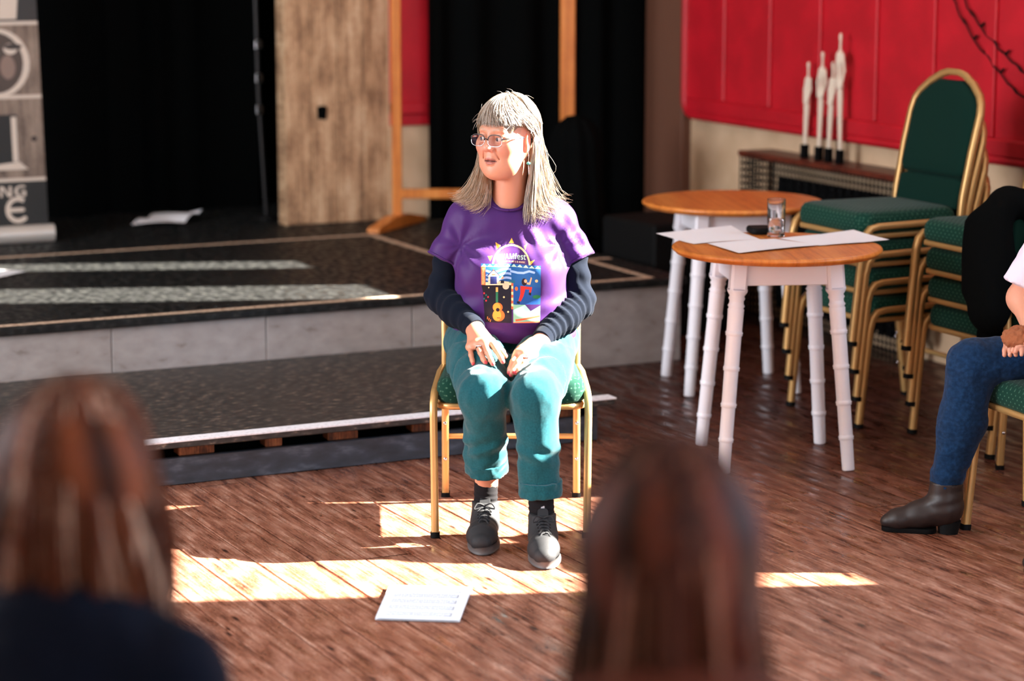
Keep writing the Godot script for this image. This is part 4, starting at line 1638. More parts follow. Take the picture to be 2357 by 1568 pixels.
func make_shoe(parent: Node3D, xf: Transform3D, sock_dark: bool) -> void:
	var b := Body.new()
	b.bone(Vector3(0, 0.05, 0.036), Vector3(0, 0.052, 0.09), 0.035, 0.038, 0.02)
	b.bone(Vector3(0, 0.05, 0.09), Vector3(-0.004, 0.04, 0.178), 0.039, 0.042, 0.02, Vector3.UP, 1.08)
	b.bone(Vector3(-0.004, 0.038, 0.178), Vector3(-0.004, 0.032, 0.222), 0.041, 0.032, 0.02, Vector3.UP, 1.2)
	b.bone(Vector3(0, 0.06, 0.04), Vector3(0, 0.104, 0.036), 0.036, 0.039, 0.02, Vector3.ZERO, 1.0, 1)
	b.bone(Vector3(0, 0.08, 0.07), Vector3(0, 0.108, 0.066), 0.034, 0.034, 0.025, Vector3.ZERO, 1.0, 1)
	b.ell(Vector3(0, 0.13, 0.045), Vector3(0.033, 0.036, 0.045), Basis(), 0.004, 1)
	b.bone(Vector3(0, -0.06, 0.0), Vector3(0, -0.06, 0.25), 0.07, 0.07, 0.004, Vector3.ZERO, 1.0, 0, 1)
	b.fold_most = 0.0015
	b.fold = func(p: Vector3) -> float: return sin(p.z * 150.0) * 0.0012 * clampf((p.y - 0.05) * 60.0, 0, 1) * (1.0 if p.z > 0.13 and p.z < 0.2 else 0.0)
	var g := G.new()
	b.build(g, 0.0045)
	var up := G.new()
	up.join(g, xf)
	var sh := part("shoe", up, M.shoe_upper, parent)
	var o := PackedVector2Array()
	for k in 40:
		var a := TAU * k / 40
		var z := 0.128 - cos(a) * 0.128
		var w := lerpf(0.037, 0.049, smoothstep(0.02, 0.19, z))
		o.append(Vector2(sin(a) * w * (1.0 - 0.06 * cos(a)), z - 0.0))
	g = G.new()
	var lie := Transform3D(Basis(Vector3(-1, 0, 0), Vector3(0, 0, 1), Vector3(0, 1, 0)), Vector3.ZERO)
	o.reverse()
	g.cushion(o, [Vector2(0.006, 0.0), Vector2(0.001, 0.004), Vector2(0.0, 0.011), Vector2(0.002, 0.02), Vector2(0.007, 0.024)], xf * lie)
	part("sole", g, M.shoe_sole, sh)
	g = G.new()
	g.cushion(seat_outline(0.036, 0.03, -0.03, 0.03, 0.01), [Vector2(0.002, 0), Vector2(0, 0.002), Vector2(0.001, 0.006)], xf * Transform3D(Basis(Vector3(1, 0, 0), Vector3(0, 0.83, -0.56), Vector3(0, 0.56, 0.83)), Vector3(0, 0.104, 0.088)))
	part("tongue", g, M.shoe_upper, sh)
	g = G.new()
	for k in 5:
		var z := 0.096 + k * 0.017
		var y := 0.101 - k * 0.0048
		var w := 0.021 - k * 0.0012
		for s: float in [-1.0, 1.0]:
			g.tube([xf * Vector3(s * w, y - 0.004, z), xf * Vector3(s * w * 0.4, y + 0.0035, z + 0.006), xf * Vector3(-s * w * 0.5, y + 0.0025, z + 0.014), xf * Vector3(-s * w, y - 0.008, z + 0.02)], [0.0024], 6)
	g.tube(curve_points([xf * Vector3(0, 0.108, 0.1), xf * Vector3(0.02, 0.116, 0.106), xf * Vector3(0.03, 0.102, 0.112), xf * Vector3(0.006, 0.105, 0.106)], 10), [0.0023], 6)
	g.tube(curve_points([xf * Vector3(0, 0.108, 0.1), xf * Vector3(-0.02, 0.116, 0.106), xf * Vector3(-0.03, 0.1, 0.114), xf * Vector3(-0.006, 0.105, 0.106)], 10), [0.0023], 6)
	part("laces", g, M.shoe_lace, sh)
	g = G.new()
	g.box(xf * Vector3(0, 0.126, 0.075), Vector3(0.011, 0.024, 0.004), 0.001, xf.basis * Basis(Vector3.RIGHT, -0.4))
	part("pull_tab", g, M.pale_trim, sh)


func shirt_print() -> Image:
	var im := Image.create(1024, 1024, false, Image.FORMAT_RGB8)
	im.fill(rgb(62, 27, 90))
	# positions as measured on the print (units of its own drawing) to picture pixels: 0.5 m is 1024 px
	var at := func(x: float, y: float) -> Vector2:
		return Vector2((-0.144 + x * 0.0002058 + 0.25) / 0.5 * 1024.0, (1.0 - (0.896 - y * 0.0002085 - 0.5) / 0.5) * 1024.0)
	var poly := func(a: Array, c: Color) -> void:
		var ps := []
		for k in range(0, a.size(), 2):
			ps.append(at.call(a[k], a[k + 1]))
		fill(im, ps, c)
	var ochre := rgb(224, 166, 60)
	var peach := rgb(246, 204, 140)
	var mint := rgb(176, 206, 178)
	poly.call([670, 252, 745, 252, 710, 180], ochre)
	poly.call([478, 238, 556, 285, 496, 332], ochre)
	poly.call([368, 408, 440, 405, 404, 478], ochre)
	poly.call([932, 258, 886, 290, 906, 342], ochre)
	poly.call([1042, 455, 972, 480, 984, 524], ochre)
	var ring := []
	for k in 25:
		var a := PI + PI * k / 24.0
		ring.append(at.call(705 + cos(a) * 262, 540 + sin(a) * 262))
	stroke(im, ring, 11, peach)
	var o: Vector2 = at.call(0, 0)
	write(im, "WAMfest", at.call(535, 385), at.call(375, 0) - o, at.call(0, 80) - o, mint)
	write(im, "WOMEN IN ARTS & MUSIC", at.call(538, 474), at.call(366, 12) - o, at.call(0, 24) - o, peach)
	var blue := rgb(30, 84, 142)
	var light := rgb(150, 176, 214)
	poly.call([275, 505, 1125, 535, 1125, 840, 275, 808], blue)
	for k in 10:
		var x := 275.0 + k * 85.0
		poly.call([x, 545 + k * 3.2, x + 42, 508 + k * 3.2, x + 85, 548 + k * 3.2], mint)
	poly.call([275, 545, 336, 548, 338, 806, 278, 804], rgb(238, 112, 66))
	write(im, "FELIXSTOWE", at.call(290, 792), at.call(0, -226) - o, at.call(32, 0) - o, peach)
	for row in [[600, 1035, 0], [660, 810, 60], [720, 805, 120]]:
		var ps := []
		var x := 345.0
		while x <= row[1]:
			ps.append(at.call(x, row[0] + sin((x - 345) / 62.0) * 22.0 + (x - 345) * 0.03))
			x += 20.0
		stroke(im, ps, 13, light)
	poly.call([338, 765, 560, 750, 700, 770, 1125, 800, 1125, 842, 338, 808], rgb(240, 206, 160))
	poly.call([700, 560, 1125, 580, 1125, 842, 712, 830], blue)
	stroke(im, [at.call(690, 618), at.call(790, 640), at.call(880, 640), at.call(960, 612), at.call(1028, 628)], 13, light)
	# beach hut
	poly.call([376, 680, 452, 588, 530, 680, 530, 800, 376, 800], rgb(246, 220, 190))
	for k in 5:
		poly.call([376, 694 + k * 22, 405, 694 + k * 22, 405, 698 + k * 22, 376, 698 + k * 22], rgb(226, 120, 80))
		poly.call([500, 694 + k * 22, 530, 694 + k * 22, 530, 698 + k * 22, 500, 698 + k * 22], rgb(226, 120, 80))
	poly.call([405, 684, 500, 684, 500, 792, 405, 792], rgb(44, 54, 112))
	poly.call([428, 652, 478, 652, 478, 668, 428, 668], rgb(230, 84, 52))
	stroke(im, [at.call(368, 672), at.call(452, 588), at.call(538, 676)], 5, rgb(40, 30, 60))
	poly.call([442, 612, 464, 612, 453, 580], rgb(230, 84, 52))
	# lower left: night, guitar, moon
	poly.call([280, 806, 712, 812, 712, 1345, 330, 1335, 300, 900], rgb(24, 24, 36))
	disc(im, at.call(628, 825), Vector2(20, 20), rgb(206, 190, 158))
	poly.call([556, 745, 600, 745, 604, 785, 552, 785], rgb(32, 34, 48))
	disc(im, at.call(578, 705), Vector2(8, 9), rgb(226, 160, 120))
	for k in 5:
		var x := 672.0 + k * 16
		poly.call([x, 782, x + 12, 782, x + 4 + k * 4, 712 + absf(k - 2.0) * 12], rgb(36, 104, 70))
	poly.call([483, 838, 518, 838, 518, 905, 483, 905], rgb(240, 166, 90))
	poly.call([484, 905, 518, 905, 518, 1130, 484, 1130], rgb(40, 110, 76))
	disc(im, at.call(510, 1120), Vector2(30, 28), rgb(236, 104, 46))
	disc(im, at.call(524, 1236), Vector2(37, 37), rgb(236, 104, 46))
	disc(im, at.call(498, 1120), Vector2(22, 27), rgb(244, 150, 60))
	disc(im, at.call(500, 1236), Vector2(26, 35), rgb(244, 150, 60))
	disc(im, at.call(512, 1155), Vector2(11, 11), rgb(28, 26, 36))
	poly.call([500, 1268, 545, 1268, 545, 1276, 500, 1276], rgb(60, 30, 30))
	for s in [[385, 842, 12], [600, 978, 16], [660, 1182, 16]]:
		poly.call([s[0] - s[2], s[1], s[0], s[1] - s[2], s[0] + s[2], s[1], s[0], s[1] + s[2]], peach)
	for k in 5:
		disc(im, at.call(318 + (k % 3) * 28, 925 + k * 26), Vector2(5, 6), rgb(196, 44, 56) if k % 2 == 0 else rgb(30, 92, 84))
	for k in 3:
		poly.call([362 + k * 22, 1255 + k * 20, 374 + k * 22, 1258 + k * 20, 368 + k * 20, 1298 + k * 18, 358 + k * 20, 1294 + k * 18], rgb(240, 140, 70))
	# striped pole
	for k in 9:
		poly.call([704, 785 + k * 40, 732, 785 + k * 40, 734, 825 + k * 40, 706, 825 + k * 40], rgb(232, 92, 54) if k % 2 == 0 else peach)
	# lower right: dancer over green hills
	poly.call([734, 810, 1125, 842, 1120, 1085, 734, 1080], rgb(24, 74, 140))
	poly.call([734, 1080, 900, 1085, 980, 1175, 1120, 1100, 1115, 1345, 734, 1345], rgb(126, 178, 150))
	poly.call([760, 1290, 1112, 1240, 1112, 1262, 770, 1320], rgb(224, 92, 60))
	poly.call([734, 1330, 1112, 1318, 1112, 1345, 734, 1345], rgb(236, 128, 90))
	poly.call([834, 822, 1002, 835, 985, 915, 958, 910, 962, 868, 905, 868, 880, 960, 840, 1040, 806, 1030, 836, 930], rgb(206, 46, 40))
	poly.call([862, 780, 950, 800, 975, 800, 1000, 705, 985, 690, 960, 770, 915, 770], rgb(232, 158, 118))
	disc(im, at.call(890, 765), Vector2(16, 22), rgb(30, 22, 34))
	disc(im, at.call(908, 752), Vector2(9, 11), rgb(232, 158, 118))
	disc(im, at.call(778, 862), Vector2(9, 12), rgb(224, 96, 50))
	disc(im, at.call(1064, 745), Vector2(9, 9), rgb(240, 180, 130))
	poly.call([786, 1035, 824, 1040, 828, 1072, 784, 1065], rgb(24, 22, 32))
	poly.call([955, 912, 988, 916, 985, 955, 952, 945], rgb(24, 22, 32))
	disc(im, at.call(1065, 975), Vector2(24, 12), rgb(34, 110, 70))
	return im


func cloth(called: String, c: Color, rough := 0.95, sheen := 0.3) -> StandardMaterial3D:
	var m := mat(called, c, rough)
	m.rim_enabled = true
	m.rim = sheen * 0.5
	m.metallic_specular = 0.2
	m.rim_tint = 0.6
	return m


func people() -> void:
	var skin := mat("skin", Color.WHITE, 0.5)
	skin.vertex_color_use_as_albedo = true
	skin.subsurf_scatter_enabled = true
	skin.subsurf_scatter_strength = 0.12
	var hm := mat("hair", Color.WHITE, 0.42)
	hm.vertex_color_use_as_albedo = true
	var hm2 := mat("brown_hair", Color.WHITE, 0.6)
	hm2.vertex_color_use_as_albedo = true
	hm2.metallic_specular = 0.25
	cloth("navy_knit", rgb(13, 19, 30), 0.95, 0.7)
	var cord := cloth("teal_corduroy", Color.WHITE, 0.88, 0.7)
	cord.rim_tint = 0.4
	cord.albedo_texture = noise_tex(0.05, 71, [[0.2, rgb(14, 66, 74)], [0.8, rgb(22, 82, 90)]])
	tri(cord, Vector3(5, 5, 5), false)
	cloth("sock", rgb(26, 25, 27))
	mat("shoe_upper", rgb(19, 21, 25), 0.75)
	mat("shoe_sole", rgb(82, 78, 77), 0.6)
	mat("shoe_lace", rgb(24, 26, 30), 0.8)
	mat("pale_trim", rgb(170, 170, 175), 0.4)
	woman(skin, hm)
	audience(skin, hm2)
	neighbour(skin)


func woman(skin: Material, hm: Material) -> void:
	var t := thing("person", "seated woman in purple printed T-shirt and teal trousers looking to one side", "person", Vector3(3.12, 0, -6.39), -YAW)
	# ---- body
	var hx := Transform3D(Basis(Vector3.UP, -0.628) * Basis(Vector3.RIGHT, 0.03).scaled(Vector3(0.93, 0.91, 0.93)), Vector3(-0.011, 1.152, 0.018))
	var g := G.new()
	g.join(head_shape(0.0021), hx)
	var b := Body.new()
	b.bone(Vector3(0, 1.10, -0.005), Vector3(0, 0.96, -0.035), 0.05, 0.055, 0.03)
	b.bone(Vector3(0, 1.07, 0.028), Vector3(-0.005, 0.955, 0.0), 0.03, 0.042, 0.03)
	b.bone(Vector3(-0.1, 0.925, -0.045), Vector3(0.1, 0.925, -0.045), 0.035, 0.035, 0.04)
	b.ell(Vector3(0, 0.90, -0.03), Vector3(0.1, 0.045, 0.04), Basis(), 0.04)
	b.paint = func(_p: Vector3, _n: Vector3) -> Color: return lin(192, 132, 104)
	b.build(g, 0.007)
	b = Body.new()
	b.chain([Vector3(0, 0.53, -0.09), Vector3(0, 0.70, -0.06), Vector3(0, 0.88, -0.055)], [0.12, 0.11, 0.1], 0.05, Vector3.BACK, 1.4)
	for s: float in [-1.0, 1.0]:
		b.chain([Vector3(s * 0.14, 0.89, -0.05), Vector3(-0.208, 0.668, -0.03) if s < 0 else Vector3(0.203, 0.655, -0.02), Vector3(-0.107, 0.606, 0.155) if s < 0 else Vector3(0.092, 0.573, 0.165)], [0.034, 0.028, 0.02], 0.03)
		b.chain([Vector3(s * 0.09, 0.515, -0.06), Vector3(s * 0.075, 0.447, 0.36 if s < 0 else 0.40), Vector3(-0.071 if s < 0 else 0.086, 0.15, 0.255 if s < 0 else 0.392)], [0.07, 0.048, 0.034], 0.03)
	b.paint = func(_p: Vector3, _n: Vector3) -> Color: return lin(192, 132, 104)
	b.build(g, 0.012)
	# hands, on the thighs
	var polish := lin(206, 60, 66)
	var rr := [0.0072, 0.0082, 0.0086, 0.0088]
	var up := Vector3(0, 0.86, 0.5)
	var kn := [Vector3(-0.118, 0.563, 0.232), Vector3(-0.097, 0.572, 0.248), Vector3(-0.076, 0.578, 0.256), Vector3(-0.057, 0.582, 0.252)]
	var fg := [[Vector3(-0.115, 0.546, 0.268), Vector3(-0.111, 0.533, 0.283), Vector3(-0.108, 0.524, 0.294)], [Vector3(-0.087, 0.556, 0.286), Vector3(-0.079, 0.54, 0.303), Vector3(-0.073, 0.531, 0.311)],
		[Vector3(-0.066, 0.559, 0.297), Vector3(-0.057, 0.54, 0.312), Vector3(-0.052, 0.529, 0.318)], [Vector3(-0.042, 0.565, 0.29), Vector3(-0.029, 0.546, 0.304), Vector3(-0.0235, 0.534, 0.309)]]
	b = Body.new()
	hand_shape(b, Vector3(-0.105, 0.604, 0.168), kn, fg, rr, [Vector3(-0.085, 0.59, 0.19), Vector3(-0.048, 0.568, 0.235), Vector3(-0.027, 0.554, 0.262), Vector3(-0.0165, 0.545, 0.281)], up)
	b.paint = skin_paint(nail_points(fg, rr, up) + [Vector3(-0.0105, 0.549, 0.283)], polish)
	b.build(g, 0.0026)
	up = Vector3(0.1, 0.9, 0.4)
	kn = [Vector3(0.074, 0.534, 0.258), Vector3(0.056, 0.546, 0.272), Vector3(0.038, 0.552, 0.276), Vector3(0.021, 0.552, 0.268)]
	fg = [[Vector3(0.064, 0.524, 0.285), Vector3(0.055, 0.513, 0.30), Vector3(0.049, 0.508, 0.306)], [Vector3(0.038, 0.528, 0.304), Vector3(0.022, 0.511, 0.318), Vector3(0.0145, 0.503, 0.322)],
		[Vector3(0.019, 0.53, 0.306), Vector3(0.006, 0.508, 0.318), Vector3(0.001, 0.497, 0.32)], [Vector3(0.006, 0.531, 0.296), Vector3(-0.002, 0.512, 0.307), Vector3(-0.005, 0.502, 0.31)]]
	b = Body.new()
	hand_shape(b, Vector3(0.088, 0.570, 0.178), kn, fg, rr, [Vector3(0.06, 0.568, 0.205), Vector3(0.03, 0.555, 0.238), Vector3(0.014, 0.54, 0.262), Vector3(0.006, 0.528, 0.278)], up)
	b.paint = skin_paint(nail_points(fg, rr, up), polish)
	b.build(g, 0.0026)
	part("body", g, skin, t, true)
	# eyes
	for s: float in [-1.0, 1.0]:
		g = G.new()
		g.col = lin(196, 184, 176)
		g.ball(hx * Vector3(s * 0.031, 0.004, 0.0795), Vector3(0.0108, 0.0108, 0.0108), Basis(), 16, 12)
		g.col = lin(52, 60, 66)
		g.ball(hx * Vector3(s * 0.031 - 0.003, 0.003, 0.0866), Vector3(0.0066, 0.0066, 0.0048), Basis(), 14, 10)
		g.col = lin(12, 10, 10)
		g.ball(hx * Vector3(s * 0.031 - 0.0033, 0.003, 0.0903), Vector3(0.0024, 0.0024, 0.0022), Basis(), 10, 8)
		part("eye", g, mat_eye(), t, true)
	# ---- T-shirt
	b = Body.new()
	b.chain([Vector3(0.005, 0.545, -0.03), Vector3(0, 0.66, -0.035), Vector3(0, 0.80, -0.05), Vector3(0, 0.875, -0.055)], [0.188, 0.168, 0.152, 0.125], 0.05, Vector3.BACK, 1.42)
	b.bone(Vector3(-0.125, 0.898, -0.052), Vector3(0.125, 0.898, -0.052), 0.052, 0.052, 0.05)
	for s: float in [-1.0, 1.0]:
		b.bone(Vector3(s * 0.04, 0.95, -0.045), Vector3(s * 0.13, 0.905, -0.052), 0.026, 0.045, 0.04)
		b.ell(Vector3(s * 0.076, 0.752, 0.052), Vector3(0.082, 0.082, 0.075), Basis(), 0.05)
		b.bone(Vector3(s * 0.138, 0.893, -0.048), Vector3(s * 0.2, 0.778, -0.025), 0.053, 0.0535, 0.03, Vector3.ZERO, 1.0, 1)
	b.ell(Vector3(0, 0.90, -0.01), Vector3(0.115, 0.06, 0.05), Basis(), 0.05)
	b.ell(Vector3(0.0, 0.635, 0.055), Vector3(0.15, 0.1, 0.075), Basis(), 0.06)
	b.bone(Vector3(0, 0.30, -0.05), Vector3(0, 0.547, -0.05), 0.4, 0.4, 0.006, Vector3.ZERO, 1.0, 1, 1)
	b.ell(Vector3(-0.006, 1.004, 0.0), Vector3(0.058, 0.064, 0.062), Basis(), 0.006, 1)
	var nz := noise(9.0, 81, 2)
	b.fold_most = 0.011
	b.fold = func(p: Vector3) -> float:
		var f := nz.get_noise_3d(p.x * 0.9, p.y * 0.7, p.z) * 0.004
		for s: float in [-1.0, 1.0]:
			# pulls fanning out from the armpits
			var d := p - Vector3(s * 0.15, 0.83, 0.02)
			var r := d.length()
			f += sin(atan2(d.y, -s * d.x) * 8.0 + s) * 0.0022 * exp(-pow((r - 0.08) / 0.06, 2))
		# folds across the lap and under the bust
		f += sin(p.y * 95.0 + p.x * 14.0 + sin(p.x * 20.0) * 1.3) * 0.0045 * exp(-pow((p.y - 0.585) / 0.045, 2))
		f += sin(p.y * 70.0 - p.x * 26.0) * 0.003 * exp(-pow((p.y - 0.675) / 0.03, 2)) * smoothstep(0.02, 0.12, absf(p.x))
		# drag lines from the woman's left shoulder to her breast
		if p.x > 0.0:
			f += sin((p.x - 0.55 * (0.92 - p.y)) * 130.0) * 0.0028 * exp(-pow((p.y - 0.85) / 0.05, 2)) * smoothstep(0.0, 0.06, p.x)
		return f
	b.uvs = func(p: Vector3, n: Vector3) -> Vector2:
		if n.z < 0.0 or absf(p.x) > 0.2:
			return Vector2(0.97 if p.x > 0 else 0.03, 0.02)
		return Vector2((p.x + 0.25) / 0.5, 1.0 - (p.y - 0.5) / 0.5)
	g = G.new()
	b.build(g, 0.005)
	var sm := cloth("purple_tshirt", Color.WHITE, 0.55, 0.25)
	sm.rim_tint = 0.25
	sm.metallic_specular = 0.3
	sm.albedo_texture = ImageTexture.create_from_image(shirt_print())
	var shirt := part("t_shirt", g, sm, t)
	var plum := cloth("purple_plain", rgb(62, 27, 90), 0.55, 0.25)
	plum.rim_tint = 0.25
	plum.metallic_specular = 0.3
	g = G.new()
	var ring := []
	for k in 33:
		var a := TAU * k / 32
		var c := cos(a)
		ring.append(Vector3(-0.006 + sin(a) * 0.058, 0.961 - 0.02 * c - 0.002 * c * c, -0.008 + c * 0.053))
	g.tube(ring, [0.0058], 8, false, 0.0, 0.7)
	part("neckband", g, plum, shirt)
	for s: float in [-1.0, 1.0]:
		var ax := (Vector3(s * 0.2, 0.778, -0.025) - Vector3(s * 0.138, 0.893, -0.048)).normalized()
		var e1 := ax.cross(Vector3.BACK).normalized()
		var e2 := ax.cross(e1)
		ring = []
		for k in 29:
			var a := TAU * k / 28
			ring.append(Vector3(s * 0.2, 0.778, -0.025) - ax * 0.003 + (e1 * cos(a) + e2 * sin(a)) * 0.0535)
		g = G.new()
		g.tube(ring, [0.0035], 6, false)
		part("sleeve_hem", g, plum, shirt)
	# ---- dark long sleeves under it
	for s: float in [-1.0, 1.0]:
		var el := Vector3(-0.208, 0.668, -0.03) if s < 0 else Vector3(0.203, 0.655, -0.02)
		var wr := Vector3(-0.107, 0.608, 0.158) if s < 0 else Vector3(0.094, 0.578, 0.164)
		b = Body.new()
		b.bone(Vector3(s * 0.18, 0.83, -0.035), el, 0.043, 0.044, 0.03)
		b.bone(el, el.lerp(wr, 0.45), 0.045, 0.043, 0.03)
		b.bone(el.lerp(wr, 0.45), wr, 0.043, 0.031, 0.03, Vector3.ZERO, 1.0, 1)
		var ax := (wr - el).normalized()
		b.fold_most = 0.006
		b.fold = func(p: Vector3) -> float:
			var q := (p - el).dot(ax)
			var w := smoothstep(-0.03, 0.05, q)
			var sd := (p - el).cross(ax)
			return sin(q * (230.0 if s > 0 else 150.0) + sd.x * 40.0 + sin(sd.y * 60.0)) * (0.0032 if s > 0 else 0.0022) * w + sin(p.y * 110.0 + p.x * 50.0) * 0.003 * (1.0 - w)
		g = G.new()
		b.build(g, 0.0045)
		var sl := part("long_sleeve", g, M.navy_knit, t)
		g = G.new()
		g.tube([wr - ax * 0.022, wr - ax * 0.018, wr + ax * 0.006, wr + ax * 0.009], [0.03, 0.0335, 0.0315, 0.0285], 24)
		part("cuff", g, M.navy_knit, sl)
	# ---- trousers
	b = Body.new()
	b.ell(Vector3(0, 0.535, -0.085), Vector3(0.198, 0.085, 0.135), Basis(), 0.04)
	var kl := Vector3(-0.078, 0.447, 0.352)
	var kr := Vector3(0.07, 0.45, 0.395)
	b.chain([Vector3(-0.105, 0.52, -0.06), Vector3(-0.092, 0.485, 0.15), kl], [0.092, 0.086, 0.067], 0.03)
	b.chain([Vector3(0.108, 0.52, -0.06), Vector3(0.09, 0.485, 0.17), kr], [0.092, 0.086, 0.067], 0.03)
	b.bone(kl, Vector3(-0.07, 0.22, 0.272), 0.066, 0.0575, 0.03, Vector3.ZERO, 1.0, 1)
	b.bone(kr, Vector3(0.084, 0.175, 0.39), 0.067, 0.0575, 0.03, Vector3.ZERO, 1.0, 1)
	b.fold_most = 0.014
	var nt := noise(13.0, 82, 2)
	b.fold = func(p: Vector3) -> float:
		var f := nt.get_noise_3d(p.x, p.y * 0.6, p.z) * 0.0065
		var k := kl if p.x < 0 else kr
		var s := -1.0 if p.x < 0 else 1.0
		var d := p - k
		# creases behind the knee and across the thigh
		f += sin(d.z * 95.0 + s * d.x * 60.0 + d.y * 60.0) * 0.008 * exp(-pow((d.z + 0.09) / 0.06, 2)) * smoothstep(-0.03, 0.06, s * (p.x - k.x) + 0.03)
		f += sin(d.y * 120.0 + d.x * 50.0 * s) * 0.004 * exp(-pow((d.y + 0.16) / 0.035, 2))
		f += sin(p.z * 60.0 + absf(p.x) * 90.0) * 0.006 * exp(-pow((p.z - 0.1) / 0.07, 2))
		return f
	g = G.new()
	b.build(g, 0.0055)
	var tr := part("trousers", g, M.teal_corduroy, t)
	for q in [[Vector3(-0.0715, 0.243, 0.2785), Vector3(-0.07, 0.205, 0.2665)], [Vector3(0.0835, 0.205, 0.391), Vector3(0.0845, 0.16, 0.3895)]]:
		b = Body.new()
		b.bone(q[0], q[1], 0.0635, 0.0635, 0.003, Vector3.ZERO, 1.0, 3)
		b.ell(q[1], Vector3(0.052, 0.02, 0.052), Basis(), 0.003, 1)
		b.fold_most = 0.002
		b.fold = func(p: Vector3) -> float: return nt.get_noise_3d(p.x * 2.0, p.y * 2.0, p.z * 2.0) * 0.003
		g = G.new()
		b.build(g, 0.004)
		part("turn_up", g, M.teal_corduroy, tr)
	# ---- socks and shoes
	for q in [[Vector3(-0.072, 0.206, 0.262), Vector3(-0.074, 0.075, 0.258), 0.035], [Vector3(0.085, 0.17, 0.392), Vector3(0.09, 0.075, 0.405), 0.037]]:
		b = Body.new()
		b.bone(q[0], q[1], q[2], q[2] - 0.001, 0.01, Vector3.ZERO, 1.0, 2)
		b.fold_most = 0.002
		var low: float = 0.12
		b.fold = func(p: Vector3) -> float: return sin(p.y * 420.0 + p.x * 60.0) * 0.0016 * exp(-pow((p.y - low) / 0.02, 2))
		g = G.new()
		b.build(g, 0.004)
		part("sock", g, M.sock, t)
	make_shoe(t, Transform3D(Basis(Vector3.UP, -0.04), Vector3(-0.072, 0.002, 0.212)), true)
	make_shoe(t, Transform3D(Basis(Vector3.UP, 0.05), Vector3(0.087, 0.002, 0.36)), false)
	spectacles(t, hx)
	# ---- earrings and rings
	var teal := mat("turquoise", rgb(60, 160, 160), 0.35)
	for e in [[hx * Vector3(0.079, -0.047, 0.0), 1.0], [hx * Vector3(-0.079, -0.047, 0.0), 1.0]]:
		var p: Vector3 = e[0]
		g = G.new()
		g.tube([p + Vector3(0, 0.006, 0), p + Vector3(0.003, -0.006, 0.002), p + Vector3(0.002, -0.026, 0.002), p + Vector3(0.002, -0.05, 0.002)], [0.0009], 6)
		g.tube([p + Vector3(0.002, -0.038, 0.002), p + Vector3(0.003, -0.062, 0.003)], [0.0018], 6)
		var ear := part("earring", g, M.chrome, t)
		g = G.new()
		g.ball(p + Vector3(0.002, -0.03, 0.002), Vector3(0.0062, 0.0045, 0.0062), Basis(), 14, 10)
		part("bead", g, teal, ear)
	for q in [[Vector3(-0.0945, 0.567, 0.258), Vector3(-0.089, 0.559, 0.277)], [Vector3(0.047, 0.538, 0.287), Vector3(0.042, 0.532, 0.297)]]:
		var d: Vector3 = (q[1] - q[0]).normalized()
		g = G.new()
		g.tube([q[0].lerp(q[1], 0.3), q[0].lerp(q[1], 0.55)], [0.0102, 0.0102], 20)
		for k in 5:
			g.ball(q[0].lerp(q[1], 0.42) + Vector3(-0.006 + 0.003 * k, 0.0095, 0.005), Vector3(0.0022, 0.0022, 0.0022), Basis(), 8, 6)
		part("ring", g, M.chrome, t)
	woman_hair(t, hx, hm)


func mat_eye() -> StandardMaterial3D:
	if not M.has("eye"):
		mat("eye", Color.WHITE, 0.12).vertex_color_use_as_albedo = true
	return M.eye


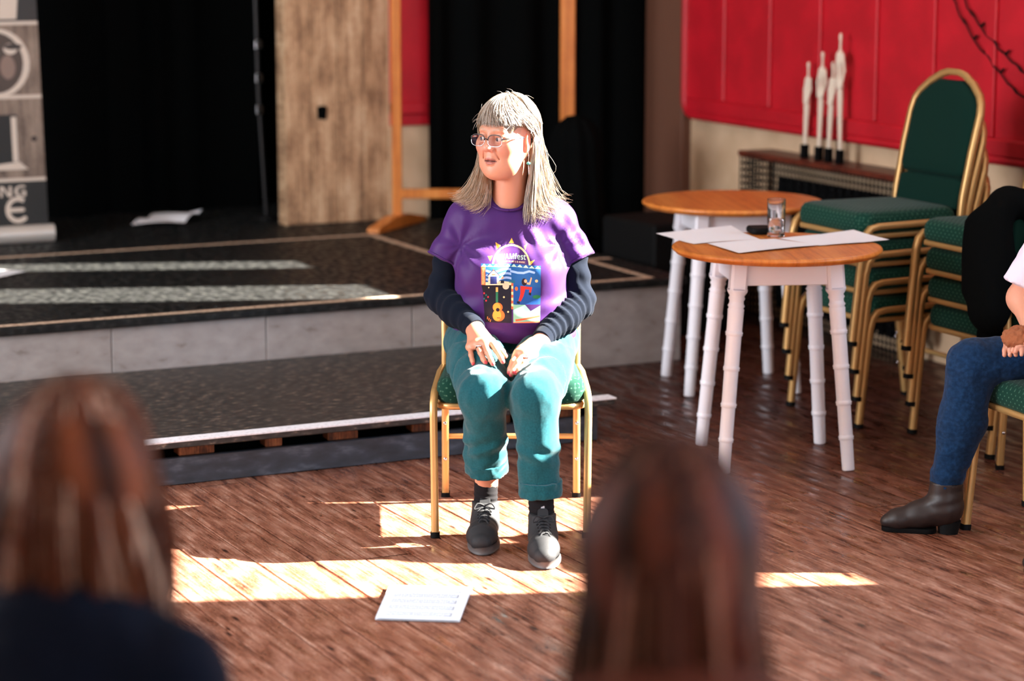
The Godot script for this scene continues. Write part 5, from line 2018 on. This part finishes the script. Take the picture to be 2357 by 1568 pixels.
func spectacles(t: Node3D, hx: Transform3D) -> void:
	var g := G.new()
	var dark := G.new()
	var frame := mat("frame_dark", rgb(22, 22, 26), 0.3)
	var lens := mat("lens", Color(0.3, 0.2, 0.26, 0.16), 0.01)
	lens.metallic_specular = 0.1
	lens.transparency = BaseMaterial3D.TRANSPARENCY_ALPHA
	var lenses := []
	for s: float in [-1.0, 1.0]:
		var c := Vector3(s * 0.033, 0.001, 0.112)
		var rim := []
		for k in 41:
			var a := TAU * k / 40
			var e := pow(absf(cos(a)), 0.7) * signf(cos(a)) * 0.0265
			var f := pow(absf(sin(a)), 0.75) * signf(sin(a)) * 0.0185
			rim.append(hx * (c + Vector3(e, f, -absf(e + s * 0.005) * 0.1 * (1.0 if s * e > 0 else 0.2) - f * 0.1)))
		dark.tube(rim.slice(0, 21), [0.0016], 6)
		g.tube(rim.slice(20, 41), [0.001], 6)
		lenses.append(rim)
		dark.tube([hx * (c + Vector3(s * 0.0265, 0.006, -0.004)), hx * Vector3(s * 0.068, 0.008, 0.098), hx * Vector3(s * 0.0715, 0.008, 0.088)], [0.002], 6)
	dark.tube(curve_points([hx * Vector3(-0.008, 0.003, 0.112), hx * Vector3(0, 0.007, 0.115), hx * Vector3(0.008, 0.003, 0.112)], 8), [0.0016], 6)
	var o := part("spectacles", dark, frame, t)
	part("lower_rim", g, M.chrome, o)
	for rim in lenses:
		g = G.new()
		var mid := Vector3.ZERO
		for p in rim:
			mid += p
		mid /= rim.size()
		for k in 40:
			g.tri(mid, rim[k], rim[k + 1])
		part("lens", g, lens, o)
	var tm := mat("temple_print", Color.WHITE, 0.4)
	tm.vertex_color_use_as_albedo = true
	var r := RandomNumberGenerator.new()
	r.seed = 3
	for s: float in [-1.0, 1.0]:
		g = G.new()
		var tints := [lin(24, 28, 40), lin(220, 220, 226), lin(90, 120, 160), lin(200, 110, 100), lin(230, 230, 232)]
		for k in 16:
			g.col = tints[r.randi_range(0, 4)]
			var z0 := 0.09 - k * 0.006
			g.tube([hx * Vector3(s * 0.0725, 0.008 - k * 0.0004, z0), hx * Vector3(s * 0.0735, 0.008 - (k + 1) * 0.0004, z0 - 0.006)], [0.0028], 6, true, 0.0, 0.5, Vector3.RIGHT)
		g.col = tints[0]
		g.tube([hx * Vector3(s * 0.0735, 0.0015, -0.006), hx * Vector3(s * 0.077, -0.006, -0.03)], [0.002], 6)
		part("temple", g, tm, o, true)


func woman_hair(t: Node3D, hx: Transform3D, hm: Material) -> void:
	var r := RandomNumberGenerator.new()
	r.seed = 99
	var c := Vector3(0, 0.03, -0.012)
	var er := Vector3(0.087, 0.103, 0.104)
	# the mass of hair
	var b := Body.new()
	b.ell(c, Vector3(0.085, 0.101, 0.101))
	b.ell(Vector3(0, -0.075, 0.105), Vector3(0.1, 0.122, 0.085), Basis(), 0.01, 1)
	b.ell(Vector3(0.09, -0.01, 0.03), Vector3(0.04, 0.058, 0.055), Basis(), 0.01, 1)
	b.ell(Vector3(-0.09, -0.03, 0.02), Vector3(0.03, 0.045, 0.035), Basis(), 0.01, 1)
	var iv := hx.affine_inverse()
	b.bone(iv * Vector3(0.03, 1.14, -0.035), iv * Vector3(0.04, 0.965, -0.085), 0.058, 0.062, 0.03)
	b.bone(iv * Vector3(-0.02, 1.12, -0.05), iv * Vector3(-0.05, 0.965, -0.075), 0.05, 0.055, 0.03)
	b.bone(iv * Vector3(0.068, 1.13, -0.005), iv * Vector3(0.062, 0.96, 0.025), 0.015, 0.013, 0.02)
	b.bone(iv * Vector3(0.062, 0.96, 0.025), iv * Vector3(0.052, 0.93, 0.045), 0.013, 0.006, 0.02)
	b.bone(iv * Vector3(-0.062, 1.13, 0.045), iv * Vector3(-0.085, 1.0, 0.01), 0.01, 0.018, 0.02)
	b.bone(iv * Vector3(-0.085, 1.0, 0.01), iv * Vector3(-0.1, 0.955, 0.01), 0.018, 0.01, 0.02)
	b.paint = func(p: Vector3, _n: Vector3) -> Color:
		return lin(112, 98, 84).lerp(lin(136, 108, 80), clampf(-p.y * 6.0, 0, 1))
	b.fold_most = 0.003
	b.fold = func(p: Vector3) -> float: return sin(atan2(p.x, p.z) * 60.0) * 0.0018
	var g0 := G.new()
	b.build(g0, 0.006)
	var g := G.new()
	g.join(g0, hx)
	var base := lin(150, 136, 121)
	var pale := lin(216, 208, 198)
	var deep := lin(92, 74, 58)
	var gold_ := lin(186, 150, 108)
	for k in 4200:
		var phi := r.randf_range(-PI, PI)
		var m := r.randf_range(0.0, 0.11)
		var th0 := r.randf_range(0.12, 0.75)
		var ps := []
		var tint := base.lerp(pale, r.randf()) if r.randf() < 0.5 else base.lerp(deep, r.randf_range(0.4, 1.0))
		if phi < -0.9 or r.randf() < 0.2:
			tint = tint.lerp(gold_, 0.45)
		if phi > -0.98 and phi < 1.5:
			# fringe, combed a little to one side; over the near temple it sweeps back to the ear
			var side := smoothstep(0.7, 1.3, phi)
			var last := lerpf(r.randf_range(1.08, 1.47) - 0.05 * absf(phi), r.randf_range(1.42, 1.84), side)
			for j in 7:
				var f := j / 6.0
				var th := lerpf(th0, last, f)
				var ph := phi * lerpf(0.8, 1.0, f) + 0.16 * f * f + sin(k * 1.3) * 0.05 * f + side * (1.75 - phi) * f * f * 0.9
				var q := er * (1.0 + m + 0.03 * f * f * (1.0 - side))
				ps.append(hx * (c + Vector3(sin(th) * sin(ph), cos(th), sin(th) * cos(ph)) * q))
			if side > 0.35:
				# goes on over the top of the ear and down behind it
				ps.append(hx * Vector3(0.0885 + r.randf() * 0.006, 0.012 - r.randf() * 0.02, -0.018 - r.randf() * 0.03))
				var pr: Vector3 = ps[-1]
				var el := Vector3(0.034 + r.randf() * 0.04, 0.895 + r.randf() * 0.05, 0.03 + r.randf() * 0.035)
				ps.append(Vector3(pr.x, 0, pr.z).lerp(Vector3(el.x + 0.006, 0, el.z), 0.45) + Vector3(0, lerpf(pr.y, el.y, 0.4), 0))
				ps.append(Vector3(pr.x, 0, pr.z).lerp(el * Vector3(1, 0, 1), 0.85) + Vector3(0, lerpf(pr.y, el.y, 0.8), 0))
				ps.append(el)
				strand(g, ps, r.randf_range(0.0006, 0.0012), tint, 16)
				continue
			strand(g, ps, r.randf_range(0.0006, 0.0012), tint, 9)
			continue
		var az: float
		var rad: float
		var y: float
		if phi >= 1.4 and phi < 2.5:
			var f := (phi - 1.4) / 1.1
			az = lerpf(0.72, 1.9, f) + r.randf_range(-0.1, 0.1)
			rad = r.randf_range(0.062, 0.1) + 0.07 * f * r.randf()
			y = 0.895 + maxf(0.0, rad - 0.07) * 0.6 + r.randf() * 0.04
		elif phi <= -0.95 and phi > -2.6:
			var f := (-phi - 0.95) / 1.65
			az = lerpf(-0.95, -2.9, f) + r.randf_range(-0.15, 0.15)
			rad = r.randf_range(0.072, 0.155)
			y = 0.915 + (rad - 0.07) * 0.65 + r.randf() * 0.02
		else:
			az = phi - 0.628
			rad = r.randf_range(0.09, 0.13)
			y = r.randf_range(0.92, 0.97)
		for j in 6:
			var f := j / 5.0
			var th := lerpf(th0, 1.6, f)
			var ph := phi
			if phi > 0.95 and phi < 2.0:
				ph = lerpf(phi, 1.9 + (phi - 0.95) * 0.25, smoothstep(1.0, 1.58, th))
			ps.append(hx * (c + Vector3(sin(th) * sin(ph), cos(th), sin(th) * cos(ph)) * er * (1.0 + m + (0.02 if ph > 1.0 else 0.0))))
		var p0: Vector3 = ps[5]
		var pe := Vector3(sin(az) * rad, y, cos(az) * rad * 0.85 - 0.005)
		var out := Vector3(pe.x, 0, pe.z).normalized()
		var fl := r.randf_range(0.0, 0.03) * (1.0 if rad > 0.085 else 0.4)
		for f: float in [0.3, 0.6, 0.85]:
			var q := p0.lerp(pe, f)
			q -= out * 0.02 * sin(f * PI) * (1.0 if phi < 0 else 0.5)
			ps.append(q + Vector3(r.randf() - 0.5, 0, r.randf() - 0.5) * 0.006)
		ps.append(pe + out * fl * 0.5)
		ps.append(pe + out * (fl + 0.012) + Vector3(0, -0.012 + fl * 0.4, 0))
		strand(g, ps, r.randf_range(0.0006, 0.0012), tint, 14)
	# flyaways
	for k in 70:
		var phi := r.randf_range(-PI, PI)
		var th := r.randf_range(0.1, 1.7)
		var d := Vector3(sin(th) * sin(phi), cos(th), sin(th) * cos(phi))
		var p := hx * (c + d * er * 1.03)
		var w := hx.basis * d
		var tang := w.cross(Vector3(r.randf() - 0.5, r.randf() - 0.5, r.randf() - 0.5)).normalized()
		var l := r.randf_range(0.02, 0.06)
		strand(g, [p, p + w * l * 0.25 + tang * l * 0.4, p + w * l * 0.4 + tang * l * 0.8 + Vector3(0, -0.2 * l, 0)], 0.00045, pale, 8)
	for k in 40:
		var s := 1.0 if r.randf() < 0.75 else -1.0
		var p := Vector3(s * 0.085, r.randf_range(1.0, 1.15), r.randf_range(-0.06, 0.0))
		strand(g, [p, p + Vector3(s * r.randf_range(0.01, 0.03), -0.04, 0), p + Vector3(s * r.randf_range(0.01, 0.05), -0.09, 0.01), p + Vector3(s * r.randf_range(0.0, 0.04), -0.13, 0.01)], 0.00045, pale, 10)
	part("hair", g, hm, t, true)


# ---------------------------------------------------------------- the people round about
func sitter_body(b: Body, high: float) -> void:
	# facing +z on a chair at the origin; high lifts or lowers the shoulders
	b.chain([Vector3(0, 0.52, -0.09), Vector3(0, 0.70, -0.1), Vector3(0, 0.86 + high, -0.09), Vector3(0, 0.93 + high, -0.08)], [0.17, 0.155, 0.16, 0.12], 0.06, Vector3.BACK, 1.4)
	b.bone(Vector3(-0.15, 0.92 + high, -0.08), Vector3(0.15, 0.92 + high, -0.08), 0.055, 0.055, 0.06)
	for s: float in [-1.0, 1.0]:
		b.bone(Vector3(s * 0.04, 0.985 + high, -0.07), Vector3(s * 0.14, 0.93 + high, -0.08), 0.032, 0.05, 0.05)
		b.chain([Vector3(s * 0.175, 0.91 + high, -0.07), Vector3(s * 0.225, 0.66, -0.03), Vector3(s * 0.10, 0.60, 0.19)], [0.056, 0.05, 0.036], 0.04)


func sitter(label: String, at: Vector3, turn: float, high: float, top: Material, skin: Material) -> Node3D:
	var t := thing("person", label, "person", at, turn)
	var g := G.new()
	g.join(head_shape(0.006, false), Transform3D(Basis().scaled(Vector3(0.88, 0.88, 0.88)), Vector3(0, 1.14 + high, 0.0)))
	var b := Body.new()
	b.bone(Vector3(0, 1.08 + high, -0.03), Vector3(0, 0.95 + high, -0.06), 0.05, 0.056, 0.03)
	b.chain([Vector3(0, 0.53, -0.09), Vector3(0, 0.70, -0.1), Vector3(0, 0.9 + high, -0.09)], [0.12, 0.11, 0.1], 0.05, Vector3.BACK, 1.4)
	for s: float in [-1.0, 1.0]:
		b.chain([Vector3(s * 0.16, 0.91 + high, -0.07), Vector3(s * 0.225, 0.66, -0.03), Vector3(s * 0.10, 0.60, 0.19)], [0.04, 0.035, 0.024], 0.03)
		b.chain([Vector3(s * 0.09, 0.52, -0.06), Vector3(s * 0.09, 0.46, 0.37), Vector3(s * 0.09, 0.08, 0.36)], [0.07, 0.05, 0.036], 0.03)
		var kn := [Vector3(s * 0.105, 0.565, 0.26), Vector3(s * 0.086, 0.57, 0.268), Vector3(s * 0.067, 0.57, 0.268), Vector3(s * 0.05, 0.567, 0.26)]
		var fg := []
		for k in 4:
			var d := Vector3(-s * 0.004, -0.012, 0.026 + 0.003 * (1.5 - absf(k - 1.5)))
			fg.append([kn[k] + d, kn[k] + d * 1.7, kn[k] + d * 2.3 + Vector3(0, -0.004, 0)])
		hand_shape(b, Vector3(s * 0.092, 0.59, 0.2), kn, fg, [0.0075, 0.0085, 0.0088, 0.0085], [Vector3(s * 0.075, 0.58, 0.21), Vector3(s * 0.045, 0.567, 0.24), Vector3(s * 0.034, 0.56, 0.262)], Vector3.UP)
	b.paint = func(_p: Vector3, _n: Vector3) -> Color: return lin(206, 150, 124)
	b.build(g, 0.008)
	part("body", g, skin, t, true)
	b = Body.new()
	sitter_body(b, high)
	b.ell(Vector3(0, 1.03 + high, -0.03), Vector3(0.066, 0.07, 0.072), Basis(), 0.008, 1)
	b.bone(Vector3(0, 0.3, -0.05), Vector3(0, 0.535, -0.05), 0.45, 0.45, 0.006, Vector3.ZERO, 1.0, 1, 1)
	var nz := noise(8.0, 83, 2)
	b.fold_most = 0.006
	b.fold = func(p: Vector3) -> float: return nz.get_noise_3d(p.x, p.y, p.z) * 0.008
	g = G.new()
	b.build(g, 0.011)
	part("jumper", g, top, t)
	b = Body.new()
	b.ell(Vector3(0, 0.53, -0.085), Vector3(0.19, 0.075, 0.13), Basis(), 0.04)
	for s: float in [-1.0, 1.0]:
		b.chain([Vector3(s * 0.1, 0.52, -0.06), Vector3(s * 0.09, 0.462, 0.37)], [0.085, 0.064], 0.03)
		b.bone(Vector3(s * 0.09, 0.462, 0.37), Vector3(s * 0.09, 0.1, 0.36), 0.064, 0.05, 0.03, Vector3.ZERO, 1.0, 1)
	g = G.new()
	b.build(g, 0.011)
	part("trousers", g, M.black_cloth, t)
	for s: float in [-1.0, 1.0]:
		make_shoe(t, Transform3D(Basis(Vector3.UP, s * 0.12), Vector3(s * 0.09, 0.002, 0.325)), true)
	return t


func long_hair(t: Node3D, at: Vector3, hm: Material, tints: Array, end_y: float, spread: float, sd: int, count: int, bob: bool) -> MeshInstance3D:
	var r := RandomNumberGenerator.new()
	r.seed = sd
	var c := at + Vector3(0, 0.024, -0.012)
	var er := Vector3(0.083, 0.098, 0.096)
	var b := Body.new()
	b.ell(c, er * 0.97)
	b.ell(at + Vector3(0, -0.06, 0.105), Vector3(0.075, 0.1, 0.07), Basis(), 0.01, 1)
	b.bone(c + Vector3(0, 0.0, -0.03), Vector3(at.x, end_y + 0.04, at.z - 0.055), 0.078, 0.06 + spread * 0.25, 0.05, Vector3.BACK, 1.25)
	for s: float in [-1.0, 1.0]:
		b.bone(c + Vector3(s * 0.055, -0.01, -0.01), Vector3(at.x + s * (0.05 + spread * 0.4), end_y + 0.05, at.z - 0.015), 0.035, 0.03 + spread * 0.1, 0.05)
	b.paint = func(p: Vector3, _n: Vector3) -> Color:
		return (tints[0] as Color).lerp(tints[1], 0.5 + 0.5 * sin(atan2(p.x - c.x, p.z - c.z) * 9.0 + sin(p.y * 11.0)))
	var g := G.new()
	b.build(g, 0.009)
	for k in count:
		var phi := r.randf_range(0.62, TAU - 0.62)
		var lock := noise_at(phi * 2.4 + sd)
		var tint := (tints[0] as Color).lerp(tints[1], clampf(lock + r.randf_range(-0.15, 0.15), 0, 1))
		if r.randf() < 0.12 + (0.22 if lock > 0.75 else 0.0):
			tint = (tints[2] as Color).lerp(tints[1], r.randf() * 0.6)
		var m := r.randf_range(0.0, 0.09)
		var th0 := r.randf_range(0.08, 0.8)
		var ps := []
		for j in 6:
			var th := lerpf(th0, 1.62, j / 5.0)
			ps.append(c + Vector3(sin(th) * sin(phi), cos(th), sin(th) * cos(phi)) * er * (1.0 + m))
		var p0: Vector3 = ps[5]
		var rad := 0.072 + spread * r.randf_range(0.2, 1.0)
		var pe := Vector3(at.x + sin(phi) * rad, end_y + r.randf() * 0.05, at.z - 0.012 + cos(phi) * rad * 0.85 - 0.01)
		var out := Vector3(sin(phi), 0, cos(phi))
		for f: float in [0.3, 0.6, 0.85]:
			ps.append(p0.lerp(pe, f) + out * ((0.014 if bob else -0.004) * sin(f * PI)) + Vector3(sin(phi * 17.0 + f * 5.0), 0, cos(phi * 13.0 + f * 4.0)) * 0.006)
		ps.append(pe)
		if bob:
			ps.append(pe + out * r.randf_range(0.0, 0.025) + Vector3(0, -0.015, 0))
		strand(g, ps, r.randf_range(0.0012, 0.0022), tint, 12)
	return part("hair", g, hm, t, true)


func noise_at(x: float) -> float:
	return 0.5 + 0.5 * sin(x * 3.1 + sin(x * 1.7) * 1.4) * cos(x * 0.9)


func audience(skin: Material, hm: Material) -> void:
	cloth("navy_jumper", rgb(7, 12, 24), 0.95, 0.3)
	cloth("brown_top", rgb(70, 34, 24), 0.95, 0.4)
	var a := sitter("person in a dark navy jumper with coppery bobbed hair, seen from behind", Vector3(0.795, 0, -2.83), 2.35, -0.022, M.navy_jumper, skin)
	long_hair(a, Vector3(0, 1.118, 0.0), hm, [lin(36, 17, 11), lin(104, 54, 30), lin(190, 160, 138)], 0.91, 0.055, 11, 1500, true)
	var b := sitter("person with long straight dark brown hair, seen from behind", Vector3(1.265, 0, -2.20), 2.687, -0.018, M.brown_top, skin)
	long_hair(b, Vector3(0, 1.122, 0.0), hm, [lin(20, 10, 7), lin(78, 38, 24), lin(150, 104, 80)], 0.72, 0.085, 12, 1700, false)


func neighbour(skin: Material) -> void:
	# in the same axes as the woman, who sits at their origin
	var t := thing("person", "person in blue jeans, white top and brown ankle boots seated at the edge", "person", Vector3(3.12, 0, -6.39), -YAW)
	var hipa := Vector3(1.70, 0.54, 0.17)
	var kna := Vector3(1.345, 0.505, 0.19)
	var ana := Vector3(1.278, 0.13, 0.195)
	var hipb := Vector3(1.77, 0.54, 0.37)
	var knb := Vector3(1.57, 0.505, 0.49)
	var anb := Vector3(1.60, 0.13, 0.60)
	var sha := Vector3(1.63, 0.93, 0.13)
	var ela := Vector3(1.498, 0.69, 0.13)
	var wra := Vector3(1.505, 0.615, 0.262)
	var shb := Vector3(1.76, 0.93, 0.45)
	var elb := Vector3(1.66, 0.70, 0.51)
	var wrb := Vector3(1.53, 0.615, 0.36)
	var neck := Vector3(1.705, 0.99, 0.28)
	var g := G.new()
	g.join(head_shape(0.006, false), Transform3D(Basis(Vector3.UP, -1.45).scaled(Vector3(0.88, 0.88, 0.88)), Vector3(1.69, 1.15, 0.28)))
	var b := Body.new()
	b.bone(Vector3(1.705, 1.08, 0.28), neck, 0.05, 0.054, 0.03)
	b.chain([Vector3(1.74, 0.54, 0.27), Vector3(1.72, 0.75, 0.275), Vector3(1.70, 0.9, 0.28)], [0.12, 0.11, 0.1], 0.05, Vector3.RIGHT, 1.35)
	b.chain([sha, ela, wra], [0.046, 0.041, 0.027], 0.03)
	b.chain([shb, elb, wrb], [0.046, 0.041, 0.027], 0.03)
	b.chain([hipa, kna, ana], [0.07, 0.05, 0.036], 0.03)
	b.chain([hipb, knb, anb], [0.07, 0.05, 0.036], 0.03)
	b.paint = func(_p: Vector3, _n: Vector3) -> Color: return lin(206, 146, 120)
	b.build(g, 0.009)
	b = Body.new()
	var fg := []
	var kn := []
	for k in 4:
		kn.append(Vector3(1.482 - 0.012 * k, 0.598 - 0.004 * k, 0.285 - 0.02 * k + 0.02))
		fg.append([kn[k] + Vector3(-0.018, -0.008, 0.024), kn[k] + Vector3(-0.026, -0.022, 0.042), kn[k] + Vector3(-0.028, -0.036, 0.048)])
	hand_shape(b, wra, kn, fg, [0.0075, 0.0085, 0.0088, 0.0085], [wra + Vector3(-0.01, 0, 0.01), Vector3(1.465, 0.605, 0.255), Vector3(1.45, 0.595, 0.262)], Vector3.UP)
	fg = []
	kn = []
	for k in 4:
		kn.append(Vector3(1.49 - 0.004 * k, 0.60, 0.335 - 0.018 * (k - 1)))
		fg.append([kn[k] + Vector3(-0.028, -0.006, -0.006), kn[k] + Vector3(-0.046, -0.018, -0.01), kn[k] + Vector3(-0.052, -0.032, -0.01)])
	hand_shape(b, wrb, kn, fg, [0.0075, 0.0085, 0.0088, 0.0085], [wrb + Vector3(-0.01, 0, -0.01), Vector3(1.49, 0.61, 0.305), Vector3(1.465, 0.60, 0.29)], Vector3.UP)
	b.paint = func(_p: Vector3, _n: Vector3) -> Color: return lin(206, 146, 120)
	b.build(g, 0.004)
	part("body", g, skin, t, true)
	cloth("white_top", rgb(216, 208, 222), 0.9, 0.3)
	b = Body.new()
	b.chain([Vector3(1.745, 0.53, 0.27), Vector3(1.725, 0.72, 0.275), Vector3(1.705, 0.87, 0.28)], [0.18, 0.165, 0.15], 0.05, Vector3.RIGHT, 1.35)
	b.bone(sha, shb, 0.06, 0.06, 0.06)
	b.bone(sha, sha.lerp(ela, 0.9), 0.078, 0.077, 0.04, Vector3.ZERO, 1.0, 1)
	b.bone(shb, shb.lerp(elb, 0.86), 0.075, 0.072, 0.04, Vector3.ZERO, 1.0, 1)
	b.bone(neck + Vector3(0, -0.04, -0.05), neck + Vector3(0, -0.04, 0.05), 0.04, 0.04, 0.05)
	b.ell(neck + Vector3(-0.015, 0.03, 0), Vector3(0.062, 0.055, 0.062), Basis(), 0.008, 1)
	b.bone(Vector3(1.72, 0.3, 0.27), Vector3(1.72, 0.545, 0.27), 0.45, 0.45, 0.006, Vector3.ZERO, 1.0, 1, 1)
	var nz := noise(9.0, 85, 2)
	b.fold_most = 0.006
	b.fold = func(p: Vector3) -> float: return nz.get_noise_3d(p.x, p.y, p.z) * 0.008
	g = G.new()
	b.build(g, 0.008)
	part("top", g, M.white_top, t)
	var jn := cloth("denim", Color.WHITE, 0.85, 0.3)
	jn.albedo_texture = noise_tex(0.03, 86, [[0.2, rgb(12, 34, 60)], [0.8, rgb(24, 54, 88)]])
	tri(jn, Vector3(4, 4, 4), false)
	b = Body.new()
	b.ell(Vector3(1.74, 0.545, 0.27), Vector3(0.14, 0.085, 0.19), Basis(), 0.04)
	b.chain([hipa, kna], [0.088, 0.068], 0.03)
	b.bone(kna, kna.lerp(ana, 0.45) + Vector3(0.008, 0, 0), 0.068, 0.066, 0.03)
	b.bone(kna.lerp(ana, 0.45) + Vector3(0.008, 0, 0), ana + Vector3(0, 0.01, 0), 0.066, 0.047, 0.03, Vector3.ZERO, 1.0, 1)
	b.chain([hipb, knb], [0.088, 0.068], 0.03)
	b.bone(knb, anb + Vector3(0, 0.01, 0), 0.068, 0.047, 0.03, Vector3.ZERO, 1.0, 1)
	b.fold_most = 0.006
	b.fold = func(p: Vector3) -> float:
		return nz.get_noise_3d(p.x * 1.6, p.y * 1.6, p.z * 1.6) * 0.005 + sin(p.y * 130.0 + p.x * 30.0) * 0.003 * exp(-pow((p.y - 0.19) / 0.03, 2))
	g = G.new()
	b.build(g, 0.006)
	part("jeans", g, jn, t)
	var lea := mat("boot_leather", rgb(34, 23, 21), 0.5)
	for q in [[ana, -1.72], [anb, -1.35]]:
		var xf := Transform3D(Basis(Vector3.UP, q[1]), Vector3(q[0].x, 0.0, q[0].z))
		b = Body.new()
		b.bone(Vector3(0, 0.155, -0.004), Vector3(0, 0.075, 0.0), 0.05, 0.046, 0.02, Vector3.ZERO, 1.0, 2)
		b.bone(Vector3(0, 0.075, -0.005), Vector3(0, 0.055, 0.07), 0.042, 0.038, 0.04)
		b.bone(Vector3(0, 0.05, 0.07), Vector3(0, 0.036, 0.135), 0.038, 0.034, 0.03, Vector3.UP, 1.15)
		b.bone(Vector3(0, 0.034, 0.135), Vector3(0, 0.028, 0.165), 0.034, 0.022, 0.02, Vector3.UP, 1.15)
		b.bone(Vector3(0, -0.08, -0.1), Vector3(0, -0.08, 0.2), 0.0925, 0.0925, 0.003, Vector3.ZERO, 1.0, 0, 1)
		b.fold_most = 0.002
		b.fold = func(p: Vector3) -> float: return sin(p.y * 160.0 + p.z * 40.0) * 0.0014 * exp(-pow((p.y - 0.1) / 0.03, 2))
		var g1 := G.new()
		b.build(g1, 0.005)
		g = G.new()
		g.join(g1, xf)
		var bo := part("boot", g, lea, t)
		g = G.new()
		g.cushion(seat_outline(0.066, 0.05, -0.19, -0.03, 0.028), [Vector2(0.003, 0.0), Vector2(0.0, 0.002), Vector2(0.0, 0.014)], xf * Transform3D(Basis(Vector3(-1, 0, 0), Vector3(0, 0, 1), Vector3(0, 1, 0)), Vector3(0, 0, -0.008)))
		g.tube([xf * Vector3(0, 0, -0.012), xf * Vector3(0, 0.04, -0.014)], [0.028, 0.034], 16, true, 0.5)
		part("sole", g, M.black_rubber, bo)
	# something furry and brown in the lap
	b = Body.new()
	b.ell(Vector3(1.462, 0.602, 0.30), Vector3(0.055, 0.034, 0.055), Basis(), 0.02)
	b.fold_most = 0.006
	var nf := noise(60.0, 87, 2)
	b.fold = func(p: Vector3) -> float: return nf.get_noise_3d(p.x, p.y, p.z) * 0.006
	g = G.new()
	b.build(g, 0.004)
	var fur := part("furry_pouch", g, cloth("brown_fur", rgb(150, 92, 62), 0.95, 0.6))
	fur.transform = Transform3D(Basis(Vector3.UP, -YAW), Vector3(3.12, 0, -6.39))
	note(fur, "small fluffy brown pouch held in the lap above the blue jeans", "pouch")
	long_hair(t, Vector3.ZERO, M.brown_hair, [lin(40, 26, 18), lin(84, 58, 40), lin(120, 92, 66)], -0.17, 0.03, 14, 700, true).transform = Transform3D(Basis(Vector3.UP, -1.45), Vector3(1.69, 1.15, 0.28))
